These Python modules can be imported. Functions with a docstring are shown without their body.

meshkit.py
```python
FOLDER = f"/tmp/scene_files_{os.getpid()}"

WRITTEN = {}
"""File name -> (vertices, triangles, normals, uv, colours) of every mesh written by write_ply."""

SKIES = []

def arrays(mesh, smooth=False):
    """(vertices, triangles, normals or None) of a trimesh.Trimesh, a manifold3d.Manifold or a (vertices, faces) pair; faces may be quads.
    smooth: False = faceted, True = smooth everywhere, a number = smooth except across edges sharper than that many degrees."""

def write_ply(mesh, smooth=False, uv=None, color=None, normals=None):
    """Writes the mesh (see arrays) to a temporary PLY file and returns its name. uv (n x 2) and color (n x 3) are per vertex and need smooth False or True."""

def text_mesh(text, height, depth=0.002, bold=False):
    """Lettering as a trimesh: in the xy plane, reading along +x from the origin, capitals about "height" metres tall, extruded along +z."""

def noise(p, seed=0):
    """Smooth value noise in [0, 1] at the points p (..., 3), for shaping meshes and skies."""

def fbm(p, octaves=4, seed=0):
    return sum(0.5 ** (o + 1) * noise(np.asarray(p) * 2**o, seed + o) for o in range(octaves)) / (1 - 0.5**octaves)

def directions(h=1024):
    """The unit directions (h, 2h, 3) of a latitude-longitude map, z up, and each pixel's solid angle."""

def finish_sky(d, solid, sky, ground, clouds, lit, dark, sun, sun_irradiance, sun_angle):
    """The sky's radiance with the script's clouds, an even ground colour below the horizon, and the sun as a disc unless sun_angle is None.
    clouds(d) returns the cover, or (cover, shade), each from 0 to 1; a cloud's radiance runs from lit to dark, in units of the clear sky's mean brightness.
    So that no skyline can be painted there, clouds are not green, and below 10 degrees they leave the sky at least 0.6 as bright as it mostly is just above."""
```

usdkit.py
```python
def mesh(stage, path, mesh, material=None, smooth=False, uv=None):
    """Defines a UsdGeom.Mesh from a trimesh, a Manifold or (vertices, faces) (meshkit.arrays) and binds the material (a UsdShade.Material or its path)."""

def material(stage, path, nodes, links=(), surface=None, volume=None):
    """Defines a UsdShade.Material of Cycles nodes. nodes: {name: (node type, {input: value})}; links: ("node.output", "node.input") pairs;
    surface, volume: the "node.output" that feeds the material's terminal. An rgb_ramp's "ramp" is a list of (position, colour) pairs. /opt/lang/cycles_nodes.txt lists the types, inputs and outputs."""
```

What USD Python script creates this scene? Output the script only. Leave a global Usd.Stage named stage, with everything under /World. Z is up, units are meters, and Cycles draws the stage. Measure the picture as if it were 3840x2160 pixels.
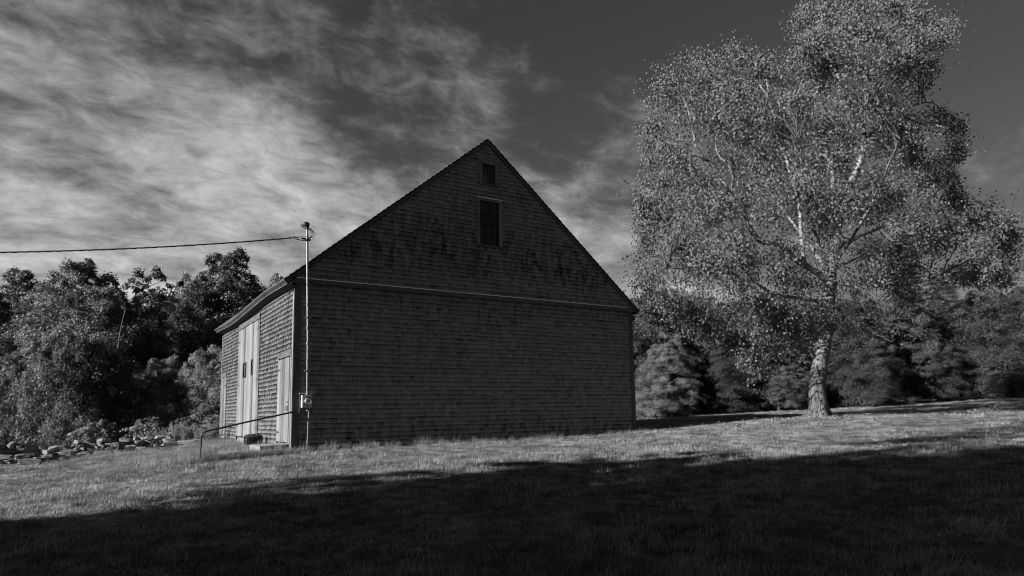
import math, random
import numpy as np, trimesh, usdkit
from meshkit import noise, fbm
from scipy.interpolate import RBFInterpolator
from scipy.spatial import cKDTree
from shapely.geometry import Polygon, box as sbox, Point
from pxr import Usd, UsdGeom, UsdLux, UsdShade, Gf, Sdf, Vt

# ------------------------------------------------------------------ stage, camera, sky, sun
stage = Usd.Stage.CreateInMemory()
UsdGeom.SetStageUpAxis(stage, UsdGeom.Tokens.z)
UsdGeom.SetStageMetersPerUnit(stage, 1.0)
W = UsdGeom.Xform.Define(stage, '/World')
stage.SetDefaultPrim(W.GetPrim())
UsdGeom.Scope.Define(stage, '/World/Looks')

EYE = np.array([-4.2673, -17.1078, .825])
HEAD, PITCH, ROLL, FOC, PY = .5617, .118, -.0164, 2512.5, 1250.3      # focal length and centre row in pixels of a 3840 x 2160 frame
_f = np.array([math.sin(HEAD) * math.cos(PITCH), math.cos(HEAD) * math.cos(PITCH), math.sin(PITCH)])
_r = np.array([math.cos(HEAD), -math.sin(HEAD), 0.]); _u = np.cross(_r, _f)
RIGHT, UP, FWD = _r * math.cos(ROLL) + _u * math.sin(ROLL), -_r * math.sin(ROLL) + _u * math.cos(ROLL), _f
cam = UsdGeom.Camera.Define(stage, '/World/camera')
m = Gf.Matrix4d(*[*RIGHT, 0, *UP, 0, *(-FWD), 0, *EYE, 1])
cam.AddTransformOp().Set(m)
cam.CreateHorizontalApertureAttr(36.0); cam.CreateVerticalApertureAttr(20.25)
cam.CreateFocalLengthAttr(FOC / 3840 * 36)
cam.CreateVerticalApertureOffsetAttr((PY - 1080) / 3840 * 36)
cam.CreateClippingRangeAttr((0.1, 5000))
cam.CreateExposureAttr(1.35)


def at(px, py, depth):
    """A point seen at a pixel of the photograph at a given depth."""
    return EYE + (FWD + RIGHT * (px - 1920) / FOC - UP * (py - PY) / FOC) * depth


SUN_EL, SUN_AZ = math.radians(25.0), math.radians(270.0 + 0.4)        # azimuth measured from +y towards +x
SUN = np.array([math.cos(SUN_EL) * math.sin(SUN_AZ), math.cos(SUN_EL) * math.cos(SUN_AZ), math.sin(SUN_EL)])

usdkit.material(stage, '/World/Looks/sky_air', {
    'sky': ('sky_texture', {'sky_type': 'single_scattering', 'sun_disc': False, 'sun_elevation': SUN_EL, 'sun_rotation': SUN_AZ, 'altitude': 200., 'air_density': 1.0, 'aerosol_density': .6, 'ozone_density': 1.}),
    'rgb': ('separate_color', {}), 'grey': ('combine_color', {}),
    'filt': ('math', {'math_type': 'multiply', 'value2': .19}),
    'tc': ('texture_coordinate', {}), 'xyz': ('separate_xyz', {}),
    'zz': ('math', {'math_type': 'maximum', 'value2': 0.0}), 'zp': ('math', {'math_type': 'add', 'value2': .30}),
    'u': ('math', {'math_type': 'divide'}), 'v': ('math', {'math_type': 'divide'}), 'uv': ('combine_xyz', {}),
    # cirrus lies on a layer overhead: large patches, wisps and fine fibres
    'm1': ('mapping', {'rotation': (0, 0, .35), 'scale': (.75, 1.0, 1), 'location': (5.3, 2.9, 0)}),
    'n1': ('noise_texture', {'scale': 2.3, 'detail': 4., 'roughness': .55, 'distortion': .2}),
    'm2': ('mapping', {'rotation': (0, 0, 2.0), 'scale': (.8, 1.0, 1), 'location': (.3, 1.2, 0)}),
    'n2': ('noise_texture', {'scale': 4.2, 'detail': 9., 'roughness': .62, 'distortion': .15}),
    'm3': ('mapping', {'rotation': (0, 0, 2.3), 'scale': (.66, 1.0, 1), 'location': (4, 2, 0)}),
    'n3': ('noise_texture', {'scale': 12.0, 'detail': 10., 'roughness': .68, 'distortion': .6}),
    # the bank is thickest low in the north-west and thins out to the clear east
    'az': ('vector_math', {'math_type': 'dot_product', 'vector2': (-.62, .54, -1.30)}),
    'bank': ('map_range', {'range_type': 'linear', 'from_min': -.84, 'from_max': .50, 'to_min': 0., 'to_max': 1., 'clamp': True}),
    'a1': ('math', {'math_type': 'multiply', 'value2': 1.6}), 'a2': ('math', {'math_type': 'multiply_add', 'value2': 1.65}), 'a3': ('math', {'math_type': 'multiply_add', 'value2': 1.0}),
    'ab': ('math', {'math_type': 'multiply_add', 'value2': 1.0}),
    'cov': ('map_range', {'range_type': 'smoothstep', 'from_min': 2.24, 'from_max': 3.80, 'to_min': 0., 'to_max': 1., 'clamp': True}),
    'cloud': ('color', {'value': (3.3, 3.3, 3.3)}),
    'mix': ('mix_color', {'blend_type': 'mix', 'use_clamp': False}),
    'bg': ('background_shader', {'strength': 0.1})},
    [('sky.color', 'rgb.color'), ('rgb.r', 'filt.value1'), ('filt.value', 'grey.r'), ('filt.value', 'grey.g'), ('filt.value', 'grey.b'),
     ('tc.generated', 'xyz.vector'), ('xyz.z', 'zz.value1'), ('zz.value', 'zp.value1'), ('xyz.x', 'u.value1'), ('zp.value', 'u.value2'), ('xyz.y', 'v.value1'), ('zp.value', 'v.value2'),
     ('u.value', 'uv.x'), ('v.value', 'uv.y'), ('uv.vector', 'm1.vector'), ('uv.vector', 'm2.vector'), ('uv.vector', 'm3.vector'),
     ('m1.vector', 'n1.vector'), ('m2.vector', 'n2.vector'), ('m3.vector', 'n3.vector'),
     ('tc.generated', 'az.vector1'), ('az.value', 'bank.value'),
     ('n1.fac', 'a1.value1'), ('n2.fac', 'a2.value1'), ('a1.value', 'a2.value3'), ('n3.fac', 'a3.value1'), ('a2.value', 'a3.value3'),
     ('bank.result', 'ab.value1'), ('a3.value', 'ab.value3'), ('ab.value', 'cov.value'),
     ('cov.result', 'mix.fac'), ('grey.color', 'mix.a'), ('cloud.color', 'mix.b'), ('mix.result', 'bg.color')], surface='bg.background')
sky = UsdLux.DomeLight.Define(stage, '/World/sky')
UsdShade.MaterialBindingAPI.Apply(sky.GetPrim()).Bind(UsdShade.Material.Get(stage, '/World/Looks/sky_air'))
sky.GetPrim().SetCustomDataByKey('kind', 'structure')

sun = UsdLux.DistantLight.Define(stage, '/World/sun')
sun.CreateIntensityAttr(1.25); sun.CreateAngleAttr(0.5); sun.CreateNormalizeAttr(True); sun.CreateColorAttr(Gf.Vec3f(1, 1, 1))
zc = SUN; xc = np.cross([0, 0, 1.], zc); xc /= np.linalg.norm(xc); yc = np.cross(zc, xc)
sun.AddTransformOp().Set(Gf.Matrix4d(*[*xc, 0, *yc, 0, *zc, 0, 0, 0, 60, 1]))

# ------------------------------------------------------------------ naming helpers
_used = {}
def path_of(name, parent='/World'):
    k = (parent, name); n = _used.get(k, 0); _used[k] = n + 1
    return f'{parent}/{name}' if n == 0 else f'{parent}/{name}_{n:03d}'
def tag(prim, label=None, category=None, group=None, kind=None):
    for k, v in (('label', label), ('category', category), ('group', group), ('kind', kind)):
        if v: prim.SetCustomDataByKey(k, v)
    return prim
def thing(name, label=None, category=None, loc=(0, 0, 0), rotz=0., group=None, kind=None):
    x = UsdGeom.Xform.Define(stage, path_of(name)); x.AddTranslateOp().Set(Gf.Vec3d(*map(float, loc)))
    if rotz: x.AddRotateZOp().Set(math.degrees(rotz))
    return tag(x.GetPrim(), label, category, group, kind)
def P(parent): return '/World' if parent is None else str(parent.GetPath())
def obj(name, mesh, mat, parent=None, smooth=False, label=None, category=None, group=None, kind=None):
    extra = None
    if isinstance(mesh, MB): mesh, extra = mesh.get(), mesh
    pr = usdkit.mesh(stage, path_of(name, P(parent)), mesh, f'/World/Looks/{mat}', smooth=smooth)
    if extra is not None and smooth is False: extra.primvars(pr)
    return tag(pr.GetPrim(), label, category, group, kind)

BOXF = np.array([[0, 2, 1], [0, 3, 2], [4, 5, 6], [4, 6, 7], [0, 1, 5], [0, 5, 4], [1, 2, 6], [1, 6, 5], [2, 3, 7], [2, 7, 6], [3, 0, 4], [3, 4, 7]])
class MB:
    """Collects pieces; each vertex carries a tone (how weathered the piece is) and a place along the piece."""
    def __init__(s): s.v, s.f, s.t, s.w, s.n = [], [], [], [], 0
    def add(s, v, f, tone=.5, w=None):
        v = np.asarray(v, float); s.v.append(v); s.f.append(np.asarray(f) + s.n); s.n += len(v)
        s.t.append(np.full(len(v), tone)); s.w.append(np.zeros(len(v)) if w is None else np.asarray(w, float)); return s
    def box(s, lo, hi, tone=.5, bevel=0.):
        (a, b, c), (d, e, g) = lo, hi
        if bevel:
            v = []
            for k in range(3):
                for q in np.ndindex(2, 2, 2):
                    p = [(lo, hi)[q[i]][i] + (0 if i == k else (bevel, -bevel)[q[i]]) for i in range(3)]; v.append(p)
            h = trimesh.Trimesh(np.array(v), process=False).convex_hull if False else trimesh.convex.convex_hull(np.array(v))
            return s.add(h.vertices, h.faces, tone)
        return s.add([(a, b, c), (d, b, c), (d, e, c), (a, e, c), (a, b, g), (d, b, g), (d, e, g), (a, e, g)], BOXF, tone)
    def hexa(s, v8, tone=.5, w=None): return s.add(v8, BOXF, tone, w)
    def beam(s, p, q, across, thick, tone=.5):
        """A straight board from p to q: half widths along the vectors across and thick."""
        p, q, a, t = map(np.asarray, (p, q, across, thick))
        return s.add([p - a - t, p + a - t, p + a + t, p - a + t, q - a - t, q + a - t, q + a + t, q - a + t], BOXF, tone)
    def tube(s, pts, radii, sides=8, tone=.5, caps=True):
        p = np.asarray(pts, float); r = np.broadcast_to(np.asarray(radii, float), (len(p),))
        t = np.gradient(p, axis=0); t /= np.linalg.norm(t, axis=1, keepdims=True) + 1e-12
        a = np.cross(t[0], [0, 0, 1.] if abs(t[0][2]) < .9 else [1., 0, 0]); a /= np.linalg.norm(a); A = []
        for k in range(len(p)):
            a = a - t[k] * (a @ t[k]); a /= np.linalg.norm(a) + 1e-12; A.append(a)
        A = np.array(A); B = np.cross(t, A); an = np.arange(sides) * 2 * np.pi / sides
        v = (p[:, None] + r[:, None, None] * (np.cos(an)[None, :, None] * A[:, None] + np.sin(an)[None, :, None] * B[:, None])).reshape(-1, 3)
        i, j = np.meshgrid(np.arange(len(p) - 1), np.arange(sides), indexing='ij')
        q = np.stack([i * sides + j, i * sides + (j + 1) % sides, (i + 1) * sides + (j + 1) % sides, (i + 1) * sides + j], -1).reshape(-1, 4)
        f = np.vstack([q[:, [0, 1, 2]], q[:, [0, 2, 3]]])
        if caps:
            n = len(v); v = np.vstack([v, p[0], p[-1]]); k = np.arange(sides); e = (len(p) - 1) * sides
            f = np.vstack([f, np.stack([np.full(sides, n), (k + 1) % sides, k], 1), np.stack([np.full(sides, n + 1), e + k, e + (k + 1) % sides], 1)])
        return s.add(v, f, tone)
    def mesh(s, m, tone=.5): return s.add(m.vertices, m.faces, tone)
    def get(s): return np.vstack(s.v), np.vstack(s.f)
    def primvars(s, pr):
        api = UsdGeom.PrimvarsAPI(pr)
        api.CreatePrimvar('tone', Sdf.ValueTypeNames.FloatArray, 'vertex').Set(Vt.FloatArray.FromNumpy(np.concatenate(s.t).astype(np.float32)))
        api.CreatePrimvar('along', Sdf.ValueTypeNames.FloatArray, 'vertex').Set(Vt.FloatArray.FromNumpy(np.concatenate(s.w).astype(np.float32)))

# ------------------------------------------------------------------ materials (all greys: the photograph is black and white)
g3 = lambda x: (x, x, x)
def M(name, nodes, links, surface='p.BSDF'): return usdkit.material(stage, f'/World/Looks/{name}', nodes, links, surface=surface)

def wood(name, dark, light, scale=(1, 1, 1), rough=.75, bump=.25, tone=.35, freq=9., spec=.25):
    """Weathered board: grain stretched by scale, lighter or darker per piece."""
    return M(name, {'g': ('geometry', {}), 'm': ('mapping', {'scale': scale}),
        'n': ('noise_texture', {'scale': freq, 'detail': 6., 'roughness': .6, 'distortion': .35}), 'n2': ('noise_texture', {'scale': .9, 'detail': 4., 'roughness': .6}),
        't': ('attribute', {'attribute': 'tone'}), 'tm': ('math', {'math_type': 'multiply_add', 'value2': tone, 'value3': -tone * .5}),
        's': ('math', {'math_type': 'add'}), 's2': ('math', {'math_type': 'multiply_add', 'value2': .45}), 'sh': ('math', {'math_type': 'add', 'value2': -.22}),
        'r': ('rgb_ramp', {'ramp': [(.22, g3(dark)), (.42, g3(dark * .6 + light * .4)), (.75, g3(light))]}),
        'b': ('bump', {'strength': bump, 'distance': .01}), 'p': ('principled_bsdf', {'roughness': rough, 'specular_ior_level': spec})},
        [('g.position', 'm.vector'), ('m.vector', 'n.vector'), ('g.position', 'n2.vector'), ('t.fac', 'tm.value1'), ('n.fac', 's.value1'), ('tm.value', 's.value2'),
         ('n2.fac', 's2.value1'), ('s.value', 's2.value3'), ('s2.value', 'sh.value1'), ('sh.value', 'r.fac'), ('r.color', 'p.base_color'), ('n.fac', 'b.height'), ('b.normal', 'p.normal')])

def shingle(name, dark, light, stain_shade, power, mossy, tone, bands, lip):
    """Weathered cedar shingle: streaks down the grain, heads dark with stain and painted course shade, butts with a painted light edge, lichen in patches and in damp bands of the wall."""
    return M(name, {'g': ('geometry', {}), 'm': ('mapping', {'scale': (46, 46, 3.2)}), 'n': ('noise_texture', {'scale': 1., 'detail': 4., 'roughness': .6, 'distortion': .2}),
        'n2': ('noise_texture', {'scale': 1.0, 'detail': 6., 'roughness': .62}), 'mq': ('mapping', {'scale': (3.6, 3.6, 1.1)}), 'n3': ('noise_texture', {'scale': 1.6, 'detail': 9., 'roughness': .78}),
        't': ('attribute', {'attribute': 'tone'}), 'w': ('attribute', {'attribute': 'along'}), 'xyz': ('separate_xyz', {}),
        'zj': ('math', {'math_type': 'multiply_add', 'value2': 1.6}), 'zs': ('math', {'math_type': 'multiply_add', 'value2': .1, 'value3': -.08}), 'zr': ('rgb_ramp', {'ramp': [(p_, g3(q_)) for p_, q_ in bands]}),
        'a': ('math', {'math_type': 'multiply', 'value2': .60}), 'b': ('math', {'math_type': 'multiply_add', 'value2': tone}),
        'wp': ('math', {'math_type': 'power', 'value2': power}), 'c': ('math', {'math_type': 'multiply_add', 'value2': -stain_shade}),
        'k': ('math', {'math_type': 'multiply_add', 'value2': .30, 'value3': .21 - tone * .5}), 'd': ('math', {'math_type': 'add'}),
        'mo': ('map_range', {'range_type': 'smoothstep', 'from_min': .46, 'from_max': .68, 'to_min': 0., 'to_max': .7, 'clamp': True}), 'ma': ('math', {'math_type': 'add'}),
        'ms': ('map_range', {'range_type': 'smoothstep', 'from_min': .36, 'from_max': .66, 'to_min': 0., 'to_max': 1., 'clamp': True}),
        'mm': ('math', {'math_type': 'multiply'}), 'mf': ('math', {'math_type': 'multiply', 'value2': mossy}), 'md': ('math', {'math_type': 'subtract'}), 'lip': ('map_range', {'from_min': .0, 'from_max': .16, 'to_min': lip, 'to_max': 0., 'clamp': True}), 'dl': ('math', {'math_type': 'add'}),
        'r': ('rgb_ramp', {'ramp': [(.08, g3(dark)), (.36, g3(dark * .6 + light * .4)), (.74, g3(light))]}),
        'bu': ('bump', {'strength': .35, 'distance': .004}), 'p': ('principled_bsdf', {'roughness': .85, 'specular_ior_level': .15})},
        [('g.position', 'm.vector'), ('m.vector', 'n.vector'), ('g.position', 'n2.vector'), ('g.position', 'mq.vector'), ('mq.vector', 'n3.vector'), ('g.position', 'xyz.vector'),
         ('n2.fac', 'zj.value1'), ('xyz.z', 'zj.value3'), ('zj.value', 'zs.value1'), ('zs.value', 'zr.fac'), ('zr.color', 'ma.value1'), ('mo.result', 'ma.value2'),
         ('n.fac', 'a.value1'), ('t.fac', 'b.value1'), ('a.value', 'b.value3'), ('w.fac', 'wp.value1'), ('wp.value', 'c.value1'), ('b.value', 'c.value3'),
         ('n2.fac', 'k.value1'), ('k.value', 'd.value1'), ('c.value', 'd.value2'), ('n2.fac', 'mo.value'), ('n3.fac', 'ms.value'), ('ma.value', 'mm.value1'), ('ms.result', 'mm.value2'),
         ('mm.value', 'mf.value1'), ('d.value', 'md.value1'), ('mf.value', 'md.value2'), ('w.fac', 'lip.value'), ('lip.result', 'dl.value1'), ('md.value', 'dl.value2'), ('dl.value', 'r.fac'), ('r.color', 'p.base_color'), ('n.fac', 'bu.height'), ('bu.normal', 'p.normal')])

shingle('gable_shingle', .010, .24, .60, 3., .38, .26, [(0., .9), (.05, .5), (.10, .1), (.36, .15), (.41, .7), (.425, .6), (.44, .1), (.48, .5), (.54, .95), (.60, .8), (.68, .45), (.76, .3), (.86, .1)], .22)  # gable heads carry the painted shadow line of the course above
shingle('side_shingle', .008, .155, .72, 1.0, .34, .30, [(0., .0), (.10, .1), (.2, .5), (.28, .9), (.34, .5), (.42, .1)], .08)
wood('plank_wood', .018, .185, (40, 40, .9), tone=.42, freq=1.7, bump=.5)
wood('trim_wood_flat', .03, .12, (1.4, 24, 24), freq=1.5)
wood('trim_wood', .03, .12, (24, 24, 1.4), freq=1.5)
wood('pale_post_wood', .04, .18, (24, 24, 4.), freq=1.5)
wood('soffit_wood', .015, .04, (6, 1, 6)); wood('eave_wood', .008, .045, (20, 2., 20), freq=1.5)
wood('roof_shingle', .05, .16, (4, 4, 4))
wood('barrel_wood', .008, .05, (3, 30, 30), freq=1.5)
wood('sash_wood', .006, .018, (20, 20, 2)); wood('frame_wood', .05, .19, (24, 24, 1.4), freq=1.5)
M('window_glass', {'f': ('fresnel', {'IOR': 1.5}), 't': ('transparent_bsdf', {'color': g3(.6)}), 'g': ('glossy_bsdf', {'color': g3(.6), 'roughness': .02}), 'x': ('mix_closure', {})},
  [('f.fac', 'x.fac'), ('t.BSDF', 'x.closure1'), ('g.BSDF', 'x.closure2')], surface='x.closure')
M('meter_glass', {'f': ('fresnel', {'IOR': 1.5}), 't': ('transparent_bsdf', {'color': g3(.92)}), 'g': ('glossy_bsdf', {'color': g3(.95), 'roughness': .05}), 'x': ('mix_closure', {})},
  [('f.fac', 'x.fac'), ('t.BSDF', 'x.closure1'), ('g.BSDF', 'x.closure2')], surface='x.closure')
def metal(name, col, rough, metallic=.0, dirt=.4):
    M(name, {'g': ('geometry', {}), 'n': ('noise_texture', {'scale': 14., 'detail': 5., 'roughness': .6}), 'r': ('rgb_ramp', {'ramp': [(.3, g3(col * (1 - dirt))), (.65, g3(col))]}),
        'p': ('principled_bsdf', {'roughness': rough, 'metallic': metallic})}, [('g.position', 'n.vector'), ('n.fac', 'r.fac'), ('r.color', 'p.base_color')])
metal('galvanised', .20, .45, .7, .4); metal('painted_box', .34, .5); metal('black_pipe', .012, .45); metal('rubber', .012, .55); metal('flashing', .85, .4, .3, .1)
metal('rusty_iron', .05, .7); metal('dial_face', .6, .5, 0, .1)
def rocky(name, dark, light, sc, bump):
    M(name, {'g': ('geometry', {}), 'n': ('noise_texture', {'scale': sc, 'detail': 8., 'roughness': .65}), 'v': ('voronoi_texture', {'scale': sc * 2.2}), 't': ('attribute', {'attribute': 'tone'}),
        'a': ('math', {'math_type': 'multiply_add', 'value2': .3, 'value3': -.15}), 's': ('math', {'math_type': 'add'}),
        'r': ('rgb_ramp', {'ramp': [(.28, g3(dark)), (.5, g3(dark * .4 + light * .6)), (.72, g3(light))]}), 'b': ('bump', {'strength': bump, 'distance': .02}),
        'p': ('principled_bsdf', {'roughness': .85, 'specular_ior_level': .2})},
        [('g.position', 'n.vector'), ('g.position', 'v.vector'), ('t.fac', 'a.value1'), ('n.fac', 's.value1'), ('a.value', 's.value2'), ('s.value', 'r.fac'), ('r.color', 'p.base_color'), ('n.fac', 'b.height'), ('b.normal', 'p.normal')])
rocky('field_stone', .02, .18, 9., .6); rocky('slab_stone', .05, .19, 12., .4)
M('soil', {'g': ('geometry', {}), 'n': ('noise_texture', {'scale': 30., 'detail': 8., 'roughness': .7}), 'n2': ('noise_texture', {'scale': .6, 'detail': 4.}),
    's': ('math', {'math_type': 'multiply_add', 'value2': .5}), 'h': ('math', {'math_type': 'multiply', 'value2': .6}),
    'r': ('rgb_ramp', {'ramp': [(.3, g3(.03)), (.5, g3(.06)), (.7, g3(.11))]}), 'b': ('bump', {'strength': .7, 'distance': .03}), 'p': ('principled_bsdf', {'roughness': .95, 'specular_ior_level': .1})},
    [('g.position', 'n.vector'), ('g.position', 'n2.vector'), ('n2.fac', 's.value1'), ('n.fac', 'h.value1'), ('h.value', 's.value3'), ('s.value', 'r.fac'), ('r.color', 'p.base_color'), ('n.fac', 'b.height'), ('b.normal', 'p.normal')])
def leafy(name, dark, light, transl, rough=.45, spec=.35, patch=0., each=.3):
    """Leaf with light passing through; each leaf and each plant a little lighter or darker."""
    M(name, {'g': ('geometry', {}), 'o': ('object_info', {}), 'n': ('noise_texture', {'scale': .8, 'detail': 5.}), 'oo': ('math', {'math_type': 'multiply_add', 'value2': each}),
        'k': ('math', {'math_type': 'multiply', 'value2': .55}), 'pn': ('math', {'math_type': 'multiply_add', 'value2': patch, 'value3': -.5 * patch}), 's': ('math', {'math_type': 'add'}),
        'r': ('rgb_ramp', {'ramp': [(0., g3(dark)), (.8, g3(light))]}), 'p': ('principled_bsdf', {'roughness': rough, 'specular_ior_level': spec}), 't': ('translucent_bsdf', {}), 'x': ('mix_closure', {'fac': transl})},
        [('g.random_per_island', 'k.value1'), ('o.random', 'oo.value1'), ('k.value', 'oo.value3'), ('g.position', 'n.vector'), ('n.fac', 'pn.value1'), ('oo.value', 's.value1'), ('pn.value', 's.value2'), ('s.value', 'r.fac'),
         ('r.color', 'p.base_color'), ('r.color', 't.color'), ('p.BSDF', 'x.closure1'), ('t.BSDF', 'x.closure2')], surface='x.closure')
leafy('maple_leaf', .05, .36, .14); leafy('oak_leaf', .02, .15, .06, .5, .3); leafy('birch_leaf', .02, .28, .10, .55, .25); leafy('pine_needle', .05, .13, .1); leafy('weed_leaf', .18, .45, .25)  # leaf of the right woods set darker: shade put into its colour
leafy('grass_blade', .06, .46, .25, .55, .2, .9, .55); leafy('dry_leaf', .14, .34, .1, .7, .1); leafy('dry_grass', .3, .56, .2, .6, .2)
M('birch_bark', {'g': ('geometry', {}), 'm': ('mapping', {'scale': (3, 3, 26)}), 'n': ('noise_texture', {'scale': 1., 'detail': 5., 'roughness': .65, 'distortion': .5}),
    'm2': ('mapping', {'scale': (22, 22, 5.5)}), 'n2': ('noise_texture', {'scale': 1., 'detail': 7., 'roughness': .7}), 't': ('attribute', {'attribute': 'tone'}),
    'r': ('rgb_ramp', {'ramp': [(.36, g3(.03)), (.50, g3(.15)), (.68, g3(.40))]}), 'r2': ('rgb_ramp', {'ramp': [(.40, g3(.012)), (.53, g3(.07)), (.72, g3(.24))]}),
    'x': ('mix_color', {}), 'b': ('bump', {'strength': .7, 'distance': .03}), 'p': ('principled_bsdf', {'roughness': .7, 'specular_ior_level': .25})},
    [('g.position', 'm.vector'), ('m.vector', 'n.vector'), ('g.position', 'm2.vector'), ('m2.vector', 'n2.vector'), ('n.fac', 'r.fac'), ('n2.fac', 'r2.fac'), ('t.fac', 'x.fac'), ('r.color', 'x.a'), ('r2.color', 'x.b'),
     ('x.result', 'p.base_color'), ('n2.fac', 'b.height'), ('b.normal', 'p.normal')])
wood('twig_bark', .03, .1, (4, 4, 4)); wood('maple_bark', .04, .16, (14, 14, 2.), bump=.6)
M('dark_boards', {'p': ('principled_bsdf', {'base_color': g3(.03), 'roughness': .9})}, [])

# ------------------------------------------------------------------ ground
_gp = np.array([(0, -.05, -.05), (5.7, -.1, .02), (11.4, -.1, .11), (20, 0, .38), (18.0, -2.6, .49), (16, 4.7, .30), (20.7, 2.9, .45), (27.6, 2.1, .66), (34.1, 1.5, .9), (43, .7, 1.2), (50, -5, 1.35),
    (-4.3, -17, -.74), (0, 5, .03), (0, 10.8, 0.), (-2.07, -.1, -.19), (-1, -.1, -.13), (-6.5, 8.2, -.47), (-4.6, 8.3, -.28), (-2.5, 8.0, -.14), (-1.2, 8.0, -.07), (-5.6, 6.6, -.42), (-12, 8, -.7), (-12, -8, -.8),
    (-5.5, -4, -.45), (6, -17, -.45), (16, -12, .1), (26, -8, .6), (8, -6, -.02), (3, -9, -.33), (-8, 20, -.9), (5, 22, -.5), (20, 15, .1), (34, 14, .6), (48, 14, 1.1), (45, -20, .9), (-20, -25, -1.1), (15, -28, -.4)], float)
_rbf = RBFInterpolator(_gp[:, :2], _gp[:, 2], kernel='thin_plate_spline', smoothing=.02)
def ground(x, y):
    x, y = np.broadcast_arrays(np.asarray(x, float), np.asarray(y, float)); q = np.stack([np.clip(x, -24, 52), np.clip(y, -28, 24)], -1)
    z = _rbf(q.reshape(-1, 2)).reshape(x.shape)
    return z + .045 * (noise(np.stack([x * .55, y * .55, x * 0], -1), 3) - .5) + .03 * (noise(np.stack([x * 1.7, y * 1.7, x * 0], -1), 4) - .5)
def gz(x, y): return float(ground(np.array([x]), np.array([y]))[0])
gx = np.concatenate([-np.geomspace(400, 26, 14), np.arange(-24, 52.1, .4), np.geomspace(55, 420, 14)])
gy = np.concatenate([-np.geomspace(400, 30, 14), np.arange(-28, 24.1, .4), np.geomspace(27, 420, 14)])
X, Y = np.meshgrid(gx, gy, indexing='ij'); Z = ground(X, Y)
i, j = np.meshgrid(np.arange(len(gx) - 1), np.arange(len(gy) - 1), indexing='ij'); n = len(gy)
quads = np.stack([i * n + j, (i + 1) * n + j, (i + 1) * n + j + 1, i * n + j + 1], -1).reshape(-1, 4)
obj('ground', (np.stack([X, Y, Z], -1).reshape(-1, 3), quads), 'soil', smooth=True, kind='structure')

# ------------------------------------------------------------------ barn
BW, BL, ZT = 11.38, 10.81, 4.2
AX, SL = BW / 2, .829
roof_top = lambda x: 4.26 + SL * (np.minimum(x, BW - x) + .27)       # top of the roof along the gable
barn = thing('barn', 'weathered shingled barn with steep gable, double plank doors and two dark gable windows', 'barn')
rng = np.random.default_rng(5)
WINS = [(5.29, 6.17, 5.83, 7.31), (5.37, 6.085, 7.735, 8.51)]
wall_top = lambda x: 4.02 + SL * (np.minimum(x, BW - x) + .20)
gp = Polygon([(.02, .0), (BW - .02, .0), (BW - .02, wall_top(0.)), (AX, wall_top(AX)), (.02, wall_top(0.))])
for a, b, c, d in WINS: gp = gp.difference(sbox(a + .11, c + .05, b - .11, d - .11))
def gable_panel(y0, th, poly):
    e = trimesh.creation.extrude_polygon(poly, th, engine='earcut'); v = e.vertices.copy()
    e.vertices = np.stack([v[:, 0], y0 + v[:, 2], v[:, 1]], 1); e.invert(); return e
obj('gable_wall', gable_panel(.02, .1, gp), 'dark_boards', barn)
obj('rear_wall', gable_panel(BL - .1, .08, Polygon([(.02, -.1), (BW - .02, -.1), (BW - .02, wall_top(0.)), (AX, wall_top(AX)), (.02, wall_top(0.))])), 'gable_shingle', barn)
DWIN = [(5.90, 6.33, 2.10, 2.60), (4.72, 5.07, 2.12, 2.62)]
sp = sbox(.13, .05, BL - .11, 4.1)
for a, b, c, d in DWIN: sp = sp.difference(sbox(a, c, b, d))
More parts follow.
